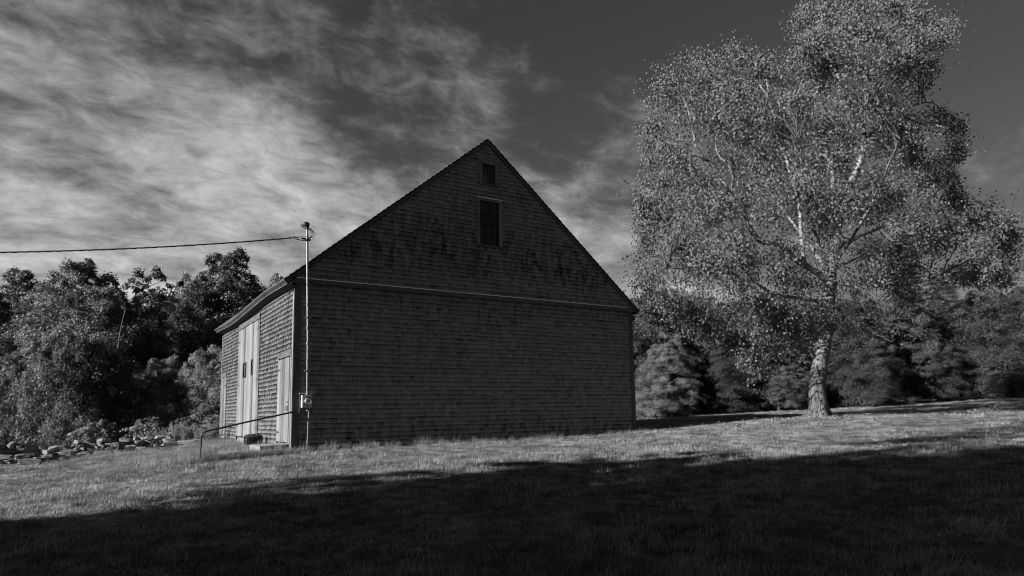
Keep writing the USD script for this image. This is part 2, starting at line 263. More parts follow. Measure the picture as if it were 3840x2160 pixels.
e = trimesh.creation.extrude_polygon(sp, .08, engine='earcut'); v = e.vertices.copy(); e.vertices = np.stack([.02 + v[:, 2], v[:, 0], v[:, 1]], 1)
obj('side_wall', e, 'dark_boards', barn)
obj('far_side_wall', MB().box((BW - .1, .13, -.1), (BW - .01, BL - .11, 4.1)), 'gable_shingle', barn)

SHO = []    # every shingle: (vertices, tone, along, distance to camera)
def one_shingle(org, ax, out, u0, u1, z0, z1, th, tone, skew=0.):
    """A tapered shingle: thick at its butt, thin at its head, clipped flat."""
    p = lambda u, z, o: org + ax * u + np.array([0, 0, z]) + out * o
    b = rng.normal(0, .0012)
    v = [p(u0 + skew, z0, -.004), p(u1 + skew, z0 + b, -.004), p(u1 + skew, z0 + b, th), p(u0 + skew, z0, th), p(u0, z1, -.004), p(u1, z1, -.004), p(u1, z1, .002), p(u0, z1, .002)]
    if np.dot(np.cross(ax, out), [0, 0, 1.]) < 0: v = [v[k] for k in (1, 0, 3, 2, 5, 4, 7, 6)]
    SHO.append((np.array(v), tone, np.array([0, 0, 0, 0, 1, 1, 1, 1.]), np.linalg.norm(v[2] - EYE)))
def course(org, ax, out, lo, hi, z, e, wmin, wmax, holes, ragged, th, skew=0.):
    u = lo - rng.uniform(0, wmin); ph, am = rng.uniform(0, 6.3, 2), rng.uniform(.002, .007, 2)
    while u < hi:
        w = rng.uniform(wmin, wmax); a, b = max(u + .002, lo), min(u + w - .002, hi); u += w
        if b - a < .02: continue
        segs = [(a, b)]
        for h0, h1, k0, k1 in holes:
            if z + e * .5 > k0 and z + e * .5 < k1:
                segs = [s for a_, b_ in segs for s in ((a_, min(b_, h0)), (max(a_, h1), b_)) if s[1] - s[0] > .015]
        for a_, b_ in segs:
            zo = am[0] * math.sin(a_ * .7 + ph[0]) + am[1] * math.sin(a_ * 2.1 + ph[1]) - (.03 if rng.uniform() < .006 else 0)
            one_shingle(org, ax, out, a_, b_, z + zo + rng.normal(0, ragged), z + e + .018, th * rng.uniform(.8, 1.2), np.clip(rng.normal(.5, .22), 0, 1), rng.normal(0, skew))
X_, Y_ = np.array([1., 0, 0]), np.array([0, 1., 0])
E = 4.17 / 34
for k in range(34):                                                    # below the belt board
    course(np.zeros(3) + [0, .012, 0], X_, -Y_, .185, BW - .16, .03 + k * E, E, .075, .19, [], .003, .018)
z = 4.335; OUT = np.array([0, -.035, 0])                               # the gable above it stands a little further out
while z < 8.98:
    half = max((z - 4.145) / SL - .17, -.02)
    if AX - half > .05: course(OUT, X_, -Y_, half, BW - half, z, E, .075, .19, WINS, .003, .018)
    z += E
DOORS = [(3.93, 7.3, 0., 3.965), (-.02, 1.49, 0., 2.515), (9.53, BL, 0., 2.49)]
for k in range(34):
    course(np.array([-.0, 0, 0]) + [.012, 0, 0], Y_, -X_, .10, BL - .09, .0 + k * E, E, .045, .125, DOORS, .007, .019, .002)
order = sorted(range(len(SHO)), key=lambda q: SHO[q][3])
near = set(order[:300])
for q in order[:300]:
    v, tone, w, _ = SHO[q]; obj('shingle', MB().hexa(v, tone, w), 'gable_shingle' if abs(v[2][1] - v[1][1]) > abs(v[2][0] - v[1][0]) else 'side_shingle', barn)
rest = {'gable_shingle': MB(), 'side_shingle': MB()}
for q, (v, tone, w, _) in enumerate(SHO):
    if q not in near: rest['gable_shingle' if abs(v[2][1] - v[1][1]) > abs(v[2][0] - v[1][0]) else 'side_shingle'].hexa(v, tone, w)
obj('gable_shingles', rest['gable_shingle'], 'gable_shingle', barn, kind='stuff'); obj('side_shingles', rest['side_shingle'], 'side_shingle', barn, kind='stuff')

# corner boards, belt board, rakes, eaves
obj('corner_board', MB().box((.0, -.022, -.12), (.182, .012, ZT - .002), .4, .003), 'trim_wood', barn)
obj('corner_board', MB().box((-.016, -.02, -.10), (.012, .098, 3.95), .6, .003), 'pale_post_wood', barn, label='pale edge board of the lit corner')
obj('corner_board', MB().box((BW - .16, -.022, -.05), (BW, .012, ZT - .002), .4, .003), 'trim_wood', barn)
obj('corner_board', MB().box((-.012, BL - .088, -.05), (.012, BL, 3.95), .6, .003), 'pale_post_wood', barn)
obj('belt_board', MB().box((-.08, -.075, ZT), (5.4, .01, ZT + .128), .45, .004).box((5.403, -.073, ZT), (BW + .08, .01, ZT + .128), .55, .004), 'trim_wood_flat', barn)
obj('flashing', MB().box((.03, -.083, ZT + .117), (BW - .25, -.0765, ZT + .134)).box((.03, -.076, ZT + .1295), (BW - .25, -.03, ZT + .134)), 'flashing', barn)
cosr = 1 / math.hypot(1, SL); sl_dir = np.array([cosr, 0, SL * cosr])
def rake(side):
    b = MB(); lo_e, hi_e = lambda x: 4.145 + SL * (x + .19), lambda x: 4.228 + SL * (x + .27)
    xs = [-.20, 2.35, 2.356, AX]
    for (a, c, y) in ((-.2, 2.35, -.075), (2.354, AX - .001, -.079)):
        def e0(x): return (x, lo_e(x)), (x - .072 * (x < 0), hi_e(x - .072 * (x < 0)))
        (l0, h0), (l1, h1) = e0(a), e0(c)
        v = [(l0[0], y, l0[1]), (l1[0], y, l1[1]), (l1[0], -.03, l1[1]), (l0[0], -.03, l0[1]), (h0[0], y, h0[1]), (h1[0], y, h1[1]), (h1[0], -.03, h1[1]), (h0[0], -.03, h0[1])]
        v = np.array(v)
        if side < 0: v[:, 0] = BW - v[:, 0]; v = v[[1, 0, 3, 2, 5, 4, 7, 6]]
        b.hexa(v, .35 + .2 * (a > 0))
    M_ = 'rake_wood' if side > 0 else 'rake_wood_mirror'
    obj('rake_board', b, M_, barn)
for nm, ang in (('rake_wood', math.atan(SL)), ('rake_wood_mirror', -math.atan(SL))):
    M(nm, {'g': ('geometry', {}), 'rt': ('vector_rotate', {'rotate_type': 'y_axis', 'angle': ang}), 'm': ('mapping', {'scale': (1.4, 30, 30)}), 'n': ('noise_texture', {'scale': 1.5, 'detail': 6., 'roughness': .6, 'distortion': .6}),
        'r': ('rgb_ramp', {'ramp': [(.3, g3(.025)), (.5, g3(.055)), (.7, g3(.11))]}), 'b': ('bump', {'strength': .25, 'distance': .01}), 'p': ('principled_bsdf', {'roughness': .75, 'specular_ior_level': .25})},
        [('g.position', 'rt.vector'), ('rt.vector', 'm.vector'), ('m.vector', 'n.vector'), ('n.fac', 'r.fac'), ('r.color', 'p.base_color'), ('n.fac', 'b.height'), ('b.normal', 'p.normal')])
rake(1); rake(-1)
sag = lambda y: .05 * math.exp(-((y - 2.2) / 1.6) ** 2) - .09 * math.exp(-((y - 7.6) / 2.2) ** 2) - .02 * (y / BL)
ys = np.linspace(-.085, BL + .12, 23)
deck = MB(); shl = MB(); fas = [MB(), MB()]; sof = [MB(), MB()]
def grid(b, A, B, tone=.5):
    """A strip of quads between two polylines, as a thin two-sided sheet."""
    A, B = np.asarray(A), np.asarray(B); n_ = len(A); v = np.vstack([A, B]); k = np.arange(n_ - 1)
    q = np.stack([k, k + 1, n_ + k + 1, n_ + k], 1); b.add(v, np.vstack([q[:, [0, 1, 2]], q[:, [0, 2, 3]]]), tone)
NC = 44; dx = (AX + .27) / NC
for side in (1, -1):
    fx = (lambda x: x) if side > 0 else (lambda x: BW - x)
    for k in range(NC):
        x0, x1 = -.285 + k * dx, -.285 + (k + 1) * dx + .03
        f0, f1 = 1 - k / NC, 1 - (k + 1) / NC
        jog = rng.uniform(0, .012)
        yy = ys.copy(); yy[0] -= jog
        pt = lambda x, f, up: np.array([(fx(x) - side * up * SL * cosr, y, 4.232 + SL * (x + .285) + up * cosr + sag(y) * f * (side > 0)) for y in yy])
        lo, hi, bt = pt(x0, f0, .026 + rng.uniform(0, .006)), pt(min(x1, AX + .005), f1, .004), pt(x0, f0, -.004)
        if side > 0: grid(shl, lo, hi, rng.uniform(.3, .7)); grid(shl, bt, lo, .3)
        else: grid(shl, hi, lo, rng.uniform(.3, .7)); grid(shl, lo, bt, .3)
        end = np.array([lo[0], hi[0], bt[0]]); shl.add(end, [[0, 1, 2], [0, 2, 1]], .3)
    top = [(fx(-.265), y, 4.228 + sag(y) * (side > 0)) for y in ys]; rid = [(fx(AX), y, 4.228 + SL * (AX + .27)) for y in ys]
    und = [(fx(-.2), y, 4.15 + sag(y) * (side > 0)) for y in ys]; ri2 = [(fx(AX), y, 4.13 + SL * (AX + .2)) for y in ys]
    grid(deck, top, rid); grid(deck, und, ri2)
    tp = np.array(top); un = np.array(und)
    for k in range(len(ys) - 1):                                      # eave board, in short pieces
        o = np.array([-.012 * side, 0, 0]); a, b_, c, d = un[k], un[k + 1], tp[k + 1], tp[k]
        fas[side < 0].hexa(np.array([a + o, b_ + o, b_, a, d + o, c + o, c, d]) if side > 0 else np.array([b_ + o, a + o, a, b_, c + o, d + o, d, c]), rng.uniform(.2, .9))
    so = [(fx(.03), y, 4.10 + sag(y) * (side > 0)) for y in ys]; grid(sof[side < 0], und, so)
obj('roof_deck', deck, 'soffit_wood', barn); roof = obj('roof', shl, 'roof_shingle', barn)
for q in range(2): obj('eave_board', fas[q], 'eave_wood', barn); obj('soffit', sof[q], 'soffit_wood', barn)
obj('eave_strip', MB().tube([(-.203, y, 4.148 + sag(y)) for y in ys], .014, 6), 'pale_post_wood', barn)
obj('drip_edge', MB().tube([(-.275, y, 4.237 + sag(y)) for y in ys], .013, 6), 'pale_post_wood', barn)

# gable windows
def gable_window(o, i, rows, cols, rail, label):
    yf = -.078
    fr = obj('window', MB().box((o[0], yf, i[2]), (i[0], -.03, o[3] - .001), .4, .003).box((i[1], yf, i[2]), (o[1], -.03, o[3] - .001), .6, .003)
             .box((i[0] + .0015, yf + .002, i[3]), (i[1] - .0015, -.03, o[3] - .003), .5, .003), 'frame_wood', barn, label=label)
    obj('sill', MB().box((o[0] - .01, yf - .02, o[2]), (o[1] + .01, -.03, i[2] - .002), .3, .003), 'trim_wood_flat', fr)
    obj('flashing', MB().box((o[0] - .005, yf - .012, o[3] - .016 * (rows > 2) + .001), (o[1] + .005, yf - .001, o[3] + .007)), 'flashing' if rows > 2 else 'trim_wood_flat', fr)
    def sash(z0, z1, y, r, c):
        s = MB(); x0, x1 = i[0] + .003, i[1] - .003; st = .035
        for a, b in ((x0, x0 + st), (x1 - st, x1)): s.box((a, y, z0), (b, y + .03, z1))
        for a, b in ((z0, z0 + st), (z1 - st, z1)): s.box((x0 + st, y + .001, a), (x1 - st, y + .029, b))
        gw, gh = (x1 - x0 - 2 * st) / c, (z1 - z0 - 2 * st) / r
        for k in range(1, c): s.box((x0 + st + k * gw - .008, y + .004, z0 + st), (x0 + st + k * gw + .008, y + .024, z1 - st))
        for k in range(1, r): s.box((x0 + st, y + .006, z0 + st + k * gh - .008), (x1 - st, y + .022, z0 + st + k * gh + .008))
        sp_ = obj('sash', s, 'sash_wood', fr)
        for a in range(r):
            for b in range(c):
                px_, pz_ = x0 + st + b * gw, z0 + st + a * gh; t = rng.normal(0, .0025, 2)
                obj('pane', MB().hexa(np.array([(px_ + .004, y + .013, pz_ + .004), (px_ + gw - .004, y + .013 + t[0], pz_ + .004), (px_ + gw - .004, y + .016 + t[0], pz_ + .004), (px_ + .004, y + .016, pz_ + .004),
                    (px_ + .004, y + .013 + t[1], pz_ + gh - .004), (px_ + gw - .004, y + .013 + t[0] + t[1], pz_ + gh - .004), (px_ + gw - .004, y + .016 + t[0] + t[1], pz_ + gh - .004), (px_ + .004, y + .016 + t[1], pz_ + gh - .004)])), 'window_glass', fr)
    if rail: sash(i[2], rail + .015, -.012, 2, cols); sash(rail - .015, i[3], -.048, 2, cols)
    else: sash(i[2], i[3], -.03, rows, cols)
gable_window((5.285, 6.17, 5.79, 7.31), (5.39, 6.06, 5.85, 7.21), 4, 3, 6.52, 'tall twelve pane window in the gable')
gable_window((5.37, 6.085, 7.70, 8.51), (5.49, 5.95, 7.77, 8.39), 2, 2, None, 'small four pane window under the peak')

# doors of the side wall: planks, headers, hinges
def door(y0, y1, z0, z1, n, label, hinge_at, win=None):
    d = obj('door', MB().box((-.006, y0 + .01, z0 + .02), (.018, y1 - .01, z1 - .02)), 'dark_boards', barn, label=label)
    cuts = np.sort(np.concatenate([[y0, y1], y0 + (y1 - y0) * (np.arange(1, n) + rng.uniform(-.18, .18, n - 1)) / n]))
    for a, b in zip(cuts[:-1], cuts[1:]):
        zz0, zz1, o = z0 + rng.uniform(0, .02), z1 - rng.uniform(0, .012), rng.uniform(-.004, .004)
        spans = [(zz0, zz1)]
        if win and a < win[1] - .02 and b > win[0] + .02: spans = [(zz0, win[2]), (win[3], zz1)]
        tone = rng.uniform(.1, .9)
        for s0, s1 in spans: obj('plank', MB().box((-.030 + o, a + .003, s0), (-.008 + o, b - .003, s1), tone, .003), 'plank_wood', d)
    if win:
        a, b, c, e_ = win; f_ = MB()
        for q0, q1 in ((a, a + .05), (b - .05, b)): f_.box((-.036, q0, c), (.0, q1, e_))
        for q0, q1 in ((c, c + .05), (e_ - .05, e_), ((c + e_) / 2 - .012, (c + e_) / 2 + .012)): f_.box((-.034, a + .05, q0), (.0, b - .05, q1))
        w_ = obj('window', f_, 'sash_wood', d)
    for hz in hinge_at[1]:
        s_ = 1 if hinge_at[0] == 'high' else -1; yh = y1 if s_ > 0 else y0
        obj('hinge', MB().hexa(np.array([(-.040, yh - s_ * .30, hz - .012), (-.040, yh + s_ * .03, hz - .04), (-.031, yh + s_ * .03, hz - .04), (-.031, yh - s_ * .30, hz - .012),
            (-.040, yh - s_ * .30, hz + .012), (-.040, yh + s_ * .03, hz + .04), (-.031, yh + s_ * .03, hz + .04), (-.031, yh - s_ * .30, hz + .012)])), 'rusty_iron', d)
    return d
da = door(5.61, 7.25, .20, 3.775, 8, 'far leaf of the tall double plank doors', ('high', (3.35, 1.9, .55)), (5.90, 6.33, 2.10, 2.60))
db = door(3.98, 5.585, .24, 3.775, 7, 'near leaf of the tall double plank doors', ('low', (3.5, 1.95, .5)), (4.72, 5.07, 2.12, 2.62))
dc = door(.24, 1.44, .17, 2.335, 5, 'narrow plank door beside the stone steps', ('high', (2.05, .42)))
dd = door(9.62, 10.72, .19, 2.325, 5, 'narrow plank door at the far corner', ('low', (2.0, .5)))
obj('latch', MB().box((-.055, .30, .96), (-.03, .34, 1.10), .5, .004).tube([(-.05, .32, 1.08), (-.09, .32, 1.06), (-.09, .32, 1.0), (-.05, .32, .98)], .008, 6).box((-.045, .27, 1.18), (-.03, .40, 1.21), .5, .003), 'rusty_iron', dc)
obj('door_casing', MB().box((-.028, .10, .14), (.0, .195, 2.34), .6, .003).box((-.026, 1.452, .10), (.0, 1.49, 2.34), .5, .003), 'pale_post_wood', barn)
obj('door_casing', MB().box((-.026, 3.935, .10), (.0, 3.975, 3.785), .5, .003).box((-.026, 7.26, .10), (.0, 7.30, 3.785), .5, .003), 'pale_post_wood', barn)
obj('door_casing', MB().box((-.026, 9.535, .05), (.0, 9.612, 2.32), .5, .003), 'pale_post_wood', barn)
M('header_wood', {'g': ('geometry', {}), 'm': ('mapping', {'scale': (20, 1.5, 26)}), 'n': ('noise_texture', {'scale': 1.5, 'detail': 6., 'roughness': .65, 'distortion': .5}),
    'r': ('rgb_ramp', {'ramp': [(.3, g3(.02)), (.5, g3(.05)), (.7, g3(.12))]}), 'b': ('bump', {'strength': .5, 'distance': .01}), 'p': ('principled_bsdf', {'roughness': .8})},
    [('g.position', 'm.vector'), ('m.vector', 'n.vector'), ('n.fac', 'r.fac'), ('r.color', 'p.base_color'), ('n.fac', 'b.height'), ('b.normal', 'p.normal')])
for a, b, z0, z1 in ((3.94, 7.30, 3.79, 3.962), (.099, 1.485, 2.35, 2.51), (9.535, 10.77, 2.335, 2.485)):
    obj('door_header', MB().box((-.036, a, z0), (.0, b, z1), .5, .004), 'header_wood', barn)
for k, (a, b) in enumerate(((.1, 1.5), (1.5, 2.75), (2.75, 3.9), (3.9, 5.6), (5.6, 7.3), (7.3, 9.5), (9.5, 10.75))):
    s = trimesh.creation.box((.18, b - a - .02, .42)).subdivide().subdivide(); s.vertices += (noise(s.vertices * 4 + k * 7, k)[:, None] - .5) * .05
    obj('foundation_stone', MB().mesh(s.apply_translation((.10, (a + b) / 2, -.06)), rng.uniform(.3, .8)), 'field_stone', barn)
obj('foundation_stone', MB().box((.2, .03, -.3), (BW - .2, .1, .05)), 'field_stone', barn)

# ------------------------------------------------------------------ service mast, meter, overhead line
mx, my = .315, -.105
mast = thing('service_mast', 'slim pale metal conduit pipe rising past the eave to a weatherhead', 'conduit')
obj('pipe', MB().tube([(mx + .03, my, 1.35), (mx + .015, my, 2.8), (mx - .06, my, 5.62)], .030, 14), 'galvanised', mast, smooth=40)
cp = MB()
for zc_ in (1.40, 2.18, 2.62, 3.02, 3.62): cp.tube([(mx + .03 - .02 * (zc_ - 1.35), my, zc_), (mx + .03 - .02 * (zc_ - 1.35), my, zc_ + .05)], .036, 14)
obj('coupling', cp, 'galvanised', mast)
for zc_ in (1.95, 3.3, 4.15): obj('strap', MB().box((mx - .05, my - .034, zc_), (mx + .09, my + .085, zc_ + .025), .5, .003), 'galvanised', mast)
wh = trimesh.creation.icosphere(3, .085); wh.vertices *= (1.05, .8, .95); wh.vertices[:, 2] = np.maximum(wh.vertices[:, 2], -.045 - .35 * (wh.vertices[:, 0])); wh.apply_translation((mx - .085, my, 5.72))
hd = obj('weatherhead', MB().mesh(wh).tube([(mx - .06, my, 5.60), (mx - .062, my, 5.67)], .04, 12), 'rubber', mast)
cl = obj('clamp', MB().tube([(mx - .055, my, 5.30), (mx - .057, my, 5.36)], .042, 12).box((mx - .20, my - .02, 5.325), (mx - .06, my + .02, 5.365), .5, .004).box((mx - .04, my - .03, 5.305), (mx + .03, my + .03, 5.355), .5, .004), 'rubber', mast)
def smooth_curve(pts, n=24):
    from scipy.interpolate import CubicSpline
    p = np.asarray(pts, float); t = np.concatenate([[0], np.cumsum(np.linalg.norm(np.diff(p, axis=0), axis=1))]); return CubicSpline(t, p)(np.linspace(0, t[-1], n))
def gpx(px, py, y): d = at(px, py, 1.) - EYE; return EYE + d * (y - EYE[1]) / d[1]
def loop(pxs, y, n=30): return smooth_curve([gpx(1060 + a * 180 / 1449, 800 + b * 180 / 1449, y) for a, b in pxs], n)
for pxs, y in (([(600, 330), (555, 350), (580, 410), (690, 440), (800, 440), (900, 560), (880, 690), (770, 790), (600, 820), (470, 800), (330, 750), (170, 710)], -.17),
               ([(610, 350), (650, 430), (740, 490), (850, 500), (950, 590), (955, 680), (890, 725), (760, 712), (700, 690)], -.19),
               ([(590, 310), (570, 370), (640, 390), (770, 420), (860, 560), (850, 680), (740, 780), (560, 810), (440, 760), (370, 710), (290, 685)], -.15)):
    obj('service_wire', MB().tube(loop(pxs, y), .0085, 6), 'rubber', mast, smooth=True)
met = thing('electric_meter', 'grey square meter box with round glass dial on the gable corner', 'electric meter')
obj('mounting_board', MB().box((.165, -.032, .90), (.50, -.006, 1.385), .6, .003), 'trim_wood', met)
obj('rain_ledge', MB().box((.155, -.075, 1.386), (.49, -.033, 1.397)), 'flashing', met)
bx = obj('box', MB().box((.205, -.155, 1.035), (.455, -.033, 1.345), .5, .006).box((.205, -.163, 1.338), (.46, -.0335, 1.352), .5, .003), 'painted_box', met)
obj('hub', MB().tube([(mx + .03, my, 1.352), (mx + .03, my, 1.39)], .045, 14), 'galvanised', bx)
mc = np.array([.335, 0, 1.195])
ring = trimesh.creation.annulus(.088, .103, .022, sections=36); ring.apply_transform(trimesh.transformations.rotation_matrix(math.pi / 2, (1, 0, 0))); ring.apply_translation(mc + [0, -.166, 0])
obj('ring', ring, 'galvanised', met, smooth=40)
dome = trimesh.creation.revolve(np.array([(.0, .13), (.05, .128), (.075, .118), (.086, .10), (.088, .0)]), sections=32); dome.apply_transform(trimesh.transformations.rotation_matrix(math.pi / 2, (1, 0, 0))); dome.apply_translation(mc + [0, -.158, 0])
if dome.volume < 0: dome.invert()
obj('dome', dome, 'meter_glass', met, smooth=40)
dial = trimesh.creation.cylinder(.074, .07, sections=32); dial.apply_transform(trimesh.transformations.rotation_matrix(math.pi / 2, (1, 0, 0))); dial.apply_translation(mc + [0, -.20, 0])
df = obj('dial', dial, 'dial_face', met, smooth=40)
obj('display', MB().box(mc + [-.02, -.241, .012], mc + [.045, -.2355, .03]), 'rubber', df)
obj('nameplate', MB().box(mc + [-.05, -.239, -.012], mc + [.055, -.2355, -.002]).box(mc + [-.04, -.239, -.035], mc + [.04, -.2355, -.029]), 'rusty_iron', df)
obj('seal', MB().mesh(trimesh.creation.icosphere(2, .014).apply_translation((.335, -.13, .965))).tube([(.335, -.13, .975), (.335, -.13, 1.036)], .004, 6), 'flashing', met)
low = thing('ground_conduit', 'thin grey pipe running from the meter box down into the grass', 'conduit')
obj('pipe', MB().tube([(.405, -.09, 1.033), (.395, -.08, .93), (.385, -.07, .5), (.37, -.07, -.2)], .019, 12), 'galvanised', low, smooth=40)
obj('strap', MB().box((.34, -.095, .10), (.43, -.01, .125), .5, .003), 'galvanised', low)
line = thing('overhead_wire', 'twisted black overhead cable running from the mast out of the left edge', 'wire')
A0 = gpx(1128, 889, my - .02); B0 = at(-700, 945, 14.2); nn = 300
tt = np.linspace(0, 1, nn); cen = A0 + (B0 - A0) * tt[:, None]; cen[:, 2] -= .45 * 4 * tt * (1 - tt) * .35
for k in range(3):
    ph = tt * 2 * np.pi * 15 + k * 2 * np.pi / 3; rr = .011 * np.minimum(1, tt * 25)
    obj('strand', MB().tube(cen + np.stack([0 * tt, np.cos(ph) * rr, np.sin(ph) * rr], 1), .0095, 5), 'rubber', line, smooth=True)

# ------------------------------------------------------------------ handrail, steps, barrel
rail = thing('handrail', 'bent black pipe handrail beside the stone steps to the narrow door', 'handrail')
pb = np.array([-2.09, -.12, -.32]); pt_ = np.array([-2.055, -.12, .50]); en = np.array([-.045, -.12, .925])
arc = [pb, pt_ + (0, 0, -.30)] + [tuple(q) for q in smooth_curve([pt_ + (-.003, 0, -.11), pt_ + (.02, 0, -.035), pt_ + (.075, 0, .005), pt_ + (.16, 0, .03)], 7)] + [en + (-.9, 0, -.185), en]
obj('pipe', MB().tube(np.array(arc, float), .021, 12), 'black_pipe', rail, smooth=40)
obj('end_plate', MB().box(en + (-.01, -.03, -.03), en + (.05, .10, .03), .5, .004), 'black_pipe', rail)
def slab(x0, x1, y0, y1, zt, th, tilt, seed):
    s = trimesh.creation.box((x1 - x0, y1 - y0, th)); s = s.subdivide().subdivide().subdivide(); v = s.vertices
    v[:, :2] *= 1 - .10 * (noise(np.stack([v[:, 0] * 3, v[:, 1] * 3, v[:, 2] * 0 + seed], 1), seed)[:, None]); v += (noise(v * 6 + seed, seed)[:, None] - .5) * .03
    v[:, 2] += v[:, 0] * tilt; s.apply_translation(((x0 + x1) / 2, (y0 + y1) / 2, zt - th / 2)); return MB().mesh(s, .8)
steps = (('wide pale stone slab directly under the narrow door', -.72, -.02, .14, 1.5, .125, .12, .02), ('middle flat stone step below the door slab', -1.50, -.56, .12, 1.25, -.01, .10, .02), ('lowest mossy step stone nearest the handrail post', -2.0, -1.38, .05, 1.0, -.15, .10, .03))
for k, (lb, *a) in enumerate(steps): obj('step_stone', slab(*a, seed=k + 3), 'slab_stone', label=lb, category='step', group='stone steps at the narrow door')
bar = thing('barrel', 'small dark wooden barrel lying on its side against the barn wall', 'barrel', (-.36, 2.7, gz(-.36, 2.7) + .24), .12)
for k in range(16):
    a0, a1 = k * 2 * math.pi / 16 + .02, (k + 1) * 2 * math.pi / 16 - .02; b = MB(); xs = np.linspace(-.22, .22, 7); o = rng.uniform(-.006, .006)
    V, Fq = [], []
    for x_ in xs:
        R_ = .155 - .028 * (x_ / .22) ** 2 + o
        for ang, r_ in ((a0, R_), (a1, R_), (a1, R_ - .018), (a0, R_ - .018)): V.append((x_, r_ * math.cos(ang), r_ * math.sin(ang)))
    for s_ in range(6):
        for e_ in range(4): q0, q1 = s_ * 4 + e_, s_ * 4 + (e_ + 1) % 4; Fq += [(q0, q1, q1 + 4), (q0, q1 + 4, q0 + 4)]
    Fq += [(0, 2, 1), (0, 3, 2), (24, 25, 26), (24, 26, 27)]
    obj('stave', MB().add(V, Fq, rng.uniform(.1, .9)), 'barrel_wood', bar)
for x_ in (-.17, -.07, .08, .18):
    h_ = trimesh.creation.annulus(.150 - .028 * (x_ / .22) ** 2, .160 - .028 * (x_ / .22) ** 2, .03, sections=28); h_.apply_transform(trimesh.transformations.rotation_matrix(math.pi / 2, (0, 1, 0))); h_.apply_translation((x_, 0, 0))
    obj('hoop', h_, 'rusty_iron', bar)
hdk = trimesh.creation.cylinder(.13, .012, sections=24); hdk.apply_transform(trimesh.transformations.rotation_matrix(math.pi / 2, (0, 1, 0)))
obj('head', hdk.copy().apply_translation((.19, 0, 0)), 'barrel_wood', bar); obj('head', hdk.copy().apply_translation((-.19, 0, 0)), 'barrel_wood', bar)

# ------------------------------------------------------------------ dry stone wall
wall = thing('stone_wall', 'low tumbled dry stone wall of pale fieldstones before the left woods', 'stone wall')
unit_rows = lambda a: a / np.linalg.norm(a, axis=1, keepdims=True)
def stone(c, size, seed, rz=0., flat=.0):
    s = trimesh.creation.icosphere(2, 1.); v = s.vertices.copy()
    for nrm in unit_rows(np.vstack([[(0, 0, 1), (0, 0, -1), (0, -1, .15), (1, 0, .1), (-1, 0, .1)], rng.normal(0, 1, (9, 3))]) + rng.normal(0, .14, (14, 3))):
        v -= nrm * np.maximum(0, v @ nrm - rng.uniform(.5, .82))[:, None]
    v *= 1.28; v += .10 * (noise(v * 3.2 + seed, seed + 1)[:, None] - .5)
    v = v * np.asarray(size) / 2; cs, sn = math.cos(rz), math.sin(rz); t = rng.normal(0, .10)
    v = np.stack([v[:, 0] * cs - v[:, 1] * sn, v[:, 0] * sn + v[:, 1] * cs, v[:, 2] + v[:, 0] * t], 1); s.vertices = v + np.asarray(c); obj('stone', MB().mesh(s, rng.uniform(.2, 1.)), 'field_stone', wall, smooth=False)
sd = 0
for row in range(4):
    x = -9.2 + rng.uniform(0, .3)
    while x < -2.05:
        w = rng.uniform(.16, .50) * (1.12 - .06 * row); base = gz(x + w / 2, 8.15); top = np.interp(x, [-9, -6.5, -4.6, -2.5, -1.2], [-.02, .05, .09, .15, .15])
        lv = base - .05 + (row + .5) * (top - base + .08) / 3.5; h = rng.uniform(.17, .23) * (.6 + .4 * (top - base) / .45)
        if rng.uniform() > (.0, .0, .03, .35)[row]:
            stone((x + w / 2, 8.25 + rng.normal(0, .06) + .05 * row, lv), (w * 1.0, rng.uniform(.32, .5), h), sd, rng.normal(0, .18)); sd += 1
        x += w
for px, py, dd_, sx, sz in ((95, 1712, 19.6, .62, .2), (108, 1732, 18.6, .62, .22), (150, 1725, 19.0, .32, .16), (195, 1712, 19.8, .42, .2), (235, 1703, 20.4, .55, .16), (60, 1706, 20.4, .4, .15), (180, 1700, 20.6, .3, .16), (270, 1694, 21., .4, .14)):
    stone(at(px, py, dd_), (sx, .42, sz * 1.1), sd, rng.normal(0, .25)); sd += 1
for px, py, dd_, sx, sy, sz in ((435, 1683, 22.2, .6, .4, .26), (500, 1674, 22.4, .75, .5, .2), (560, 1668, 22.6, .7, .45, .2), (560, 1682, 22.2, .5, .4, .16), (470, 1690, 22., .55, .4, .14), (628, 1668, 22.0, .5, .6, .16), (700, 1657, 22.6, 1.0, .7, .14), (660, 1663, 22.3, .9, .6, .15)):
    stone(at(px, py, dd_), (sx, sy, sz), sd, rng.normal(0, .1)); sd += 1

# ------------------------------------------------------------------ foliage builders
def unit(a): return a / (np.linalg.norm(a, axis=-1, keepdims=True) + 1e-12)
def leaf_mesh(C, D, N, L, Wd, fold=.12):
    """Kite-shaped leaves folded along the midrib."""
    C, D = np.asarray(C), unit(np.asarray(D)); S = unit(np.cross(D, N)); N = np.cross(S, D); L = np.broadcast_to(L, (len(C),))[:, None]; w = np.broadcast_to(Wd, (len(C),))[:, None]
    v = np.stack([C - D * L * .5, C - D * L * .08 + S * w * .5 + N * w * fold, C + D * L * .5, C - D * L * .08 - S * w * .5 + N * w * fold], 1).reshape(-1, 3)
    k = np.arange(len(C))[:, None] * 4
    return v, np.vstack([k + [0, 2, 1], k + [0, 3, 2]])
def cls(name):
    p = stage.CreateClassPrim(f'/World/_{name}'); UsdGeom.Xform.Define(stage, p.GetPath()); stage.GetPrimAtPath(p.GetPath()).SetSpecifier(Sdf.SpecifierClass); return stage.GetPrimAtPath(p.GetPath())
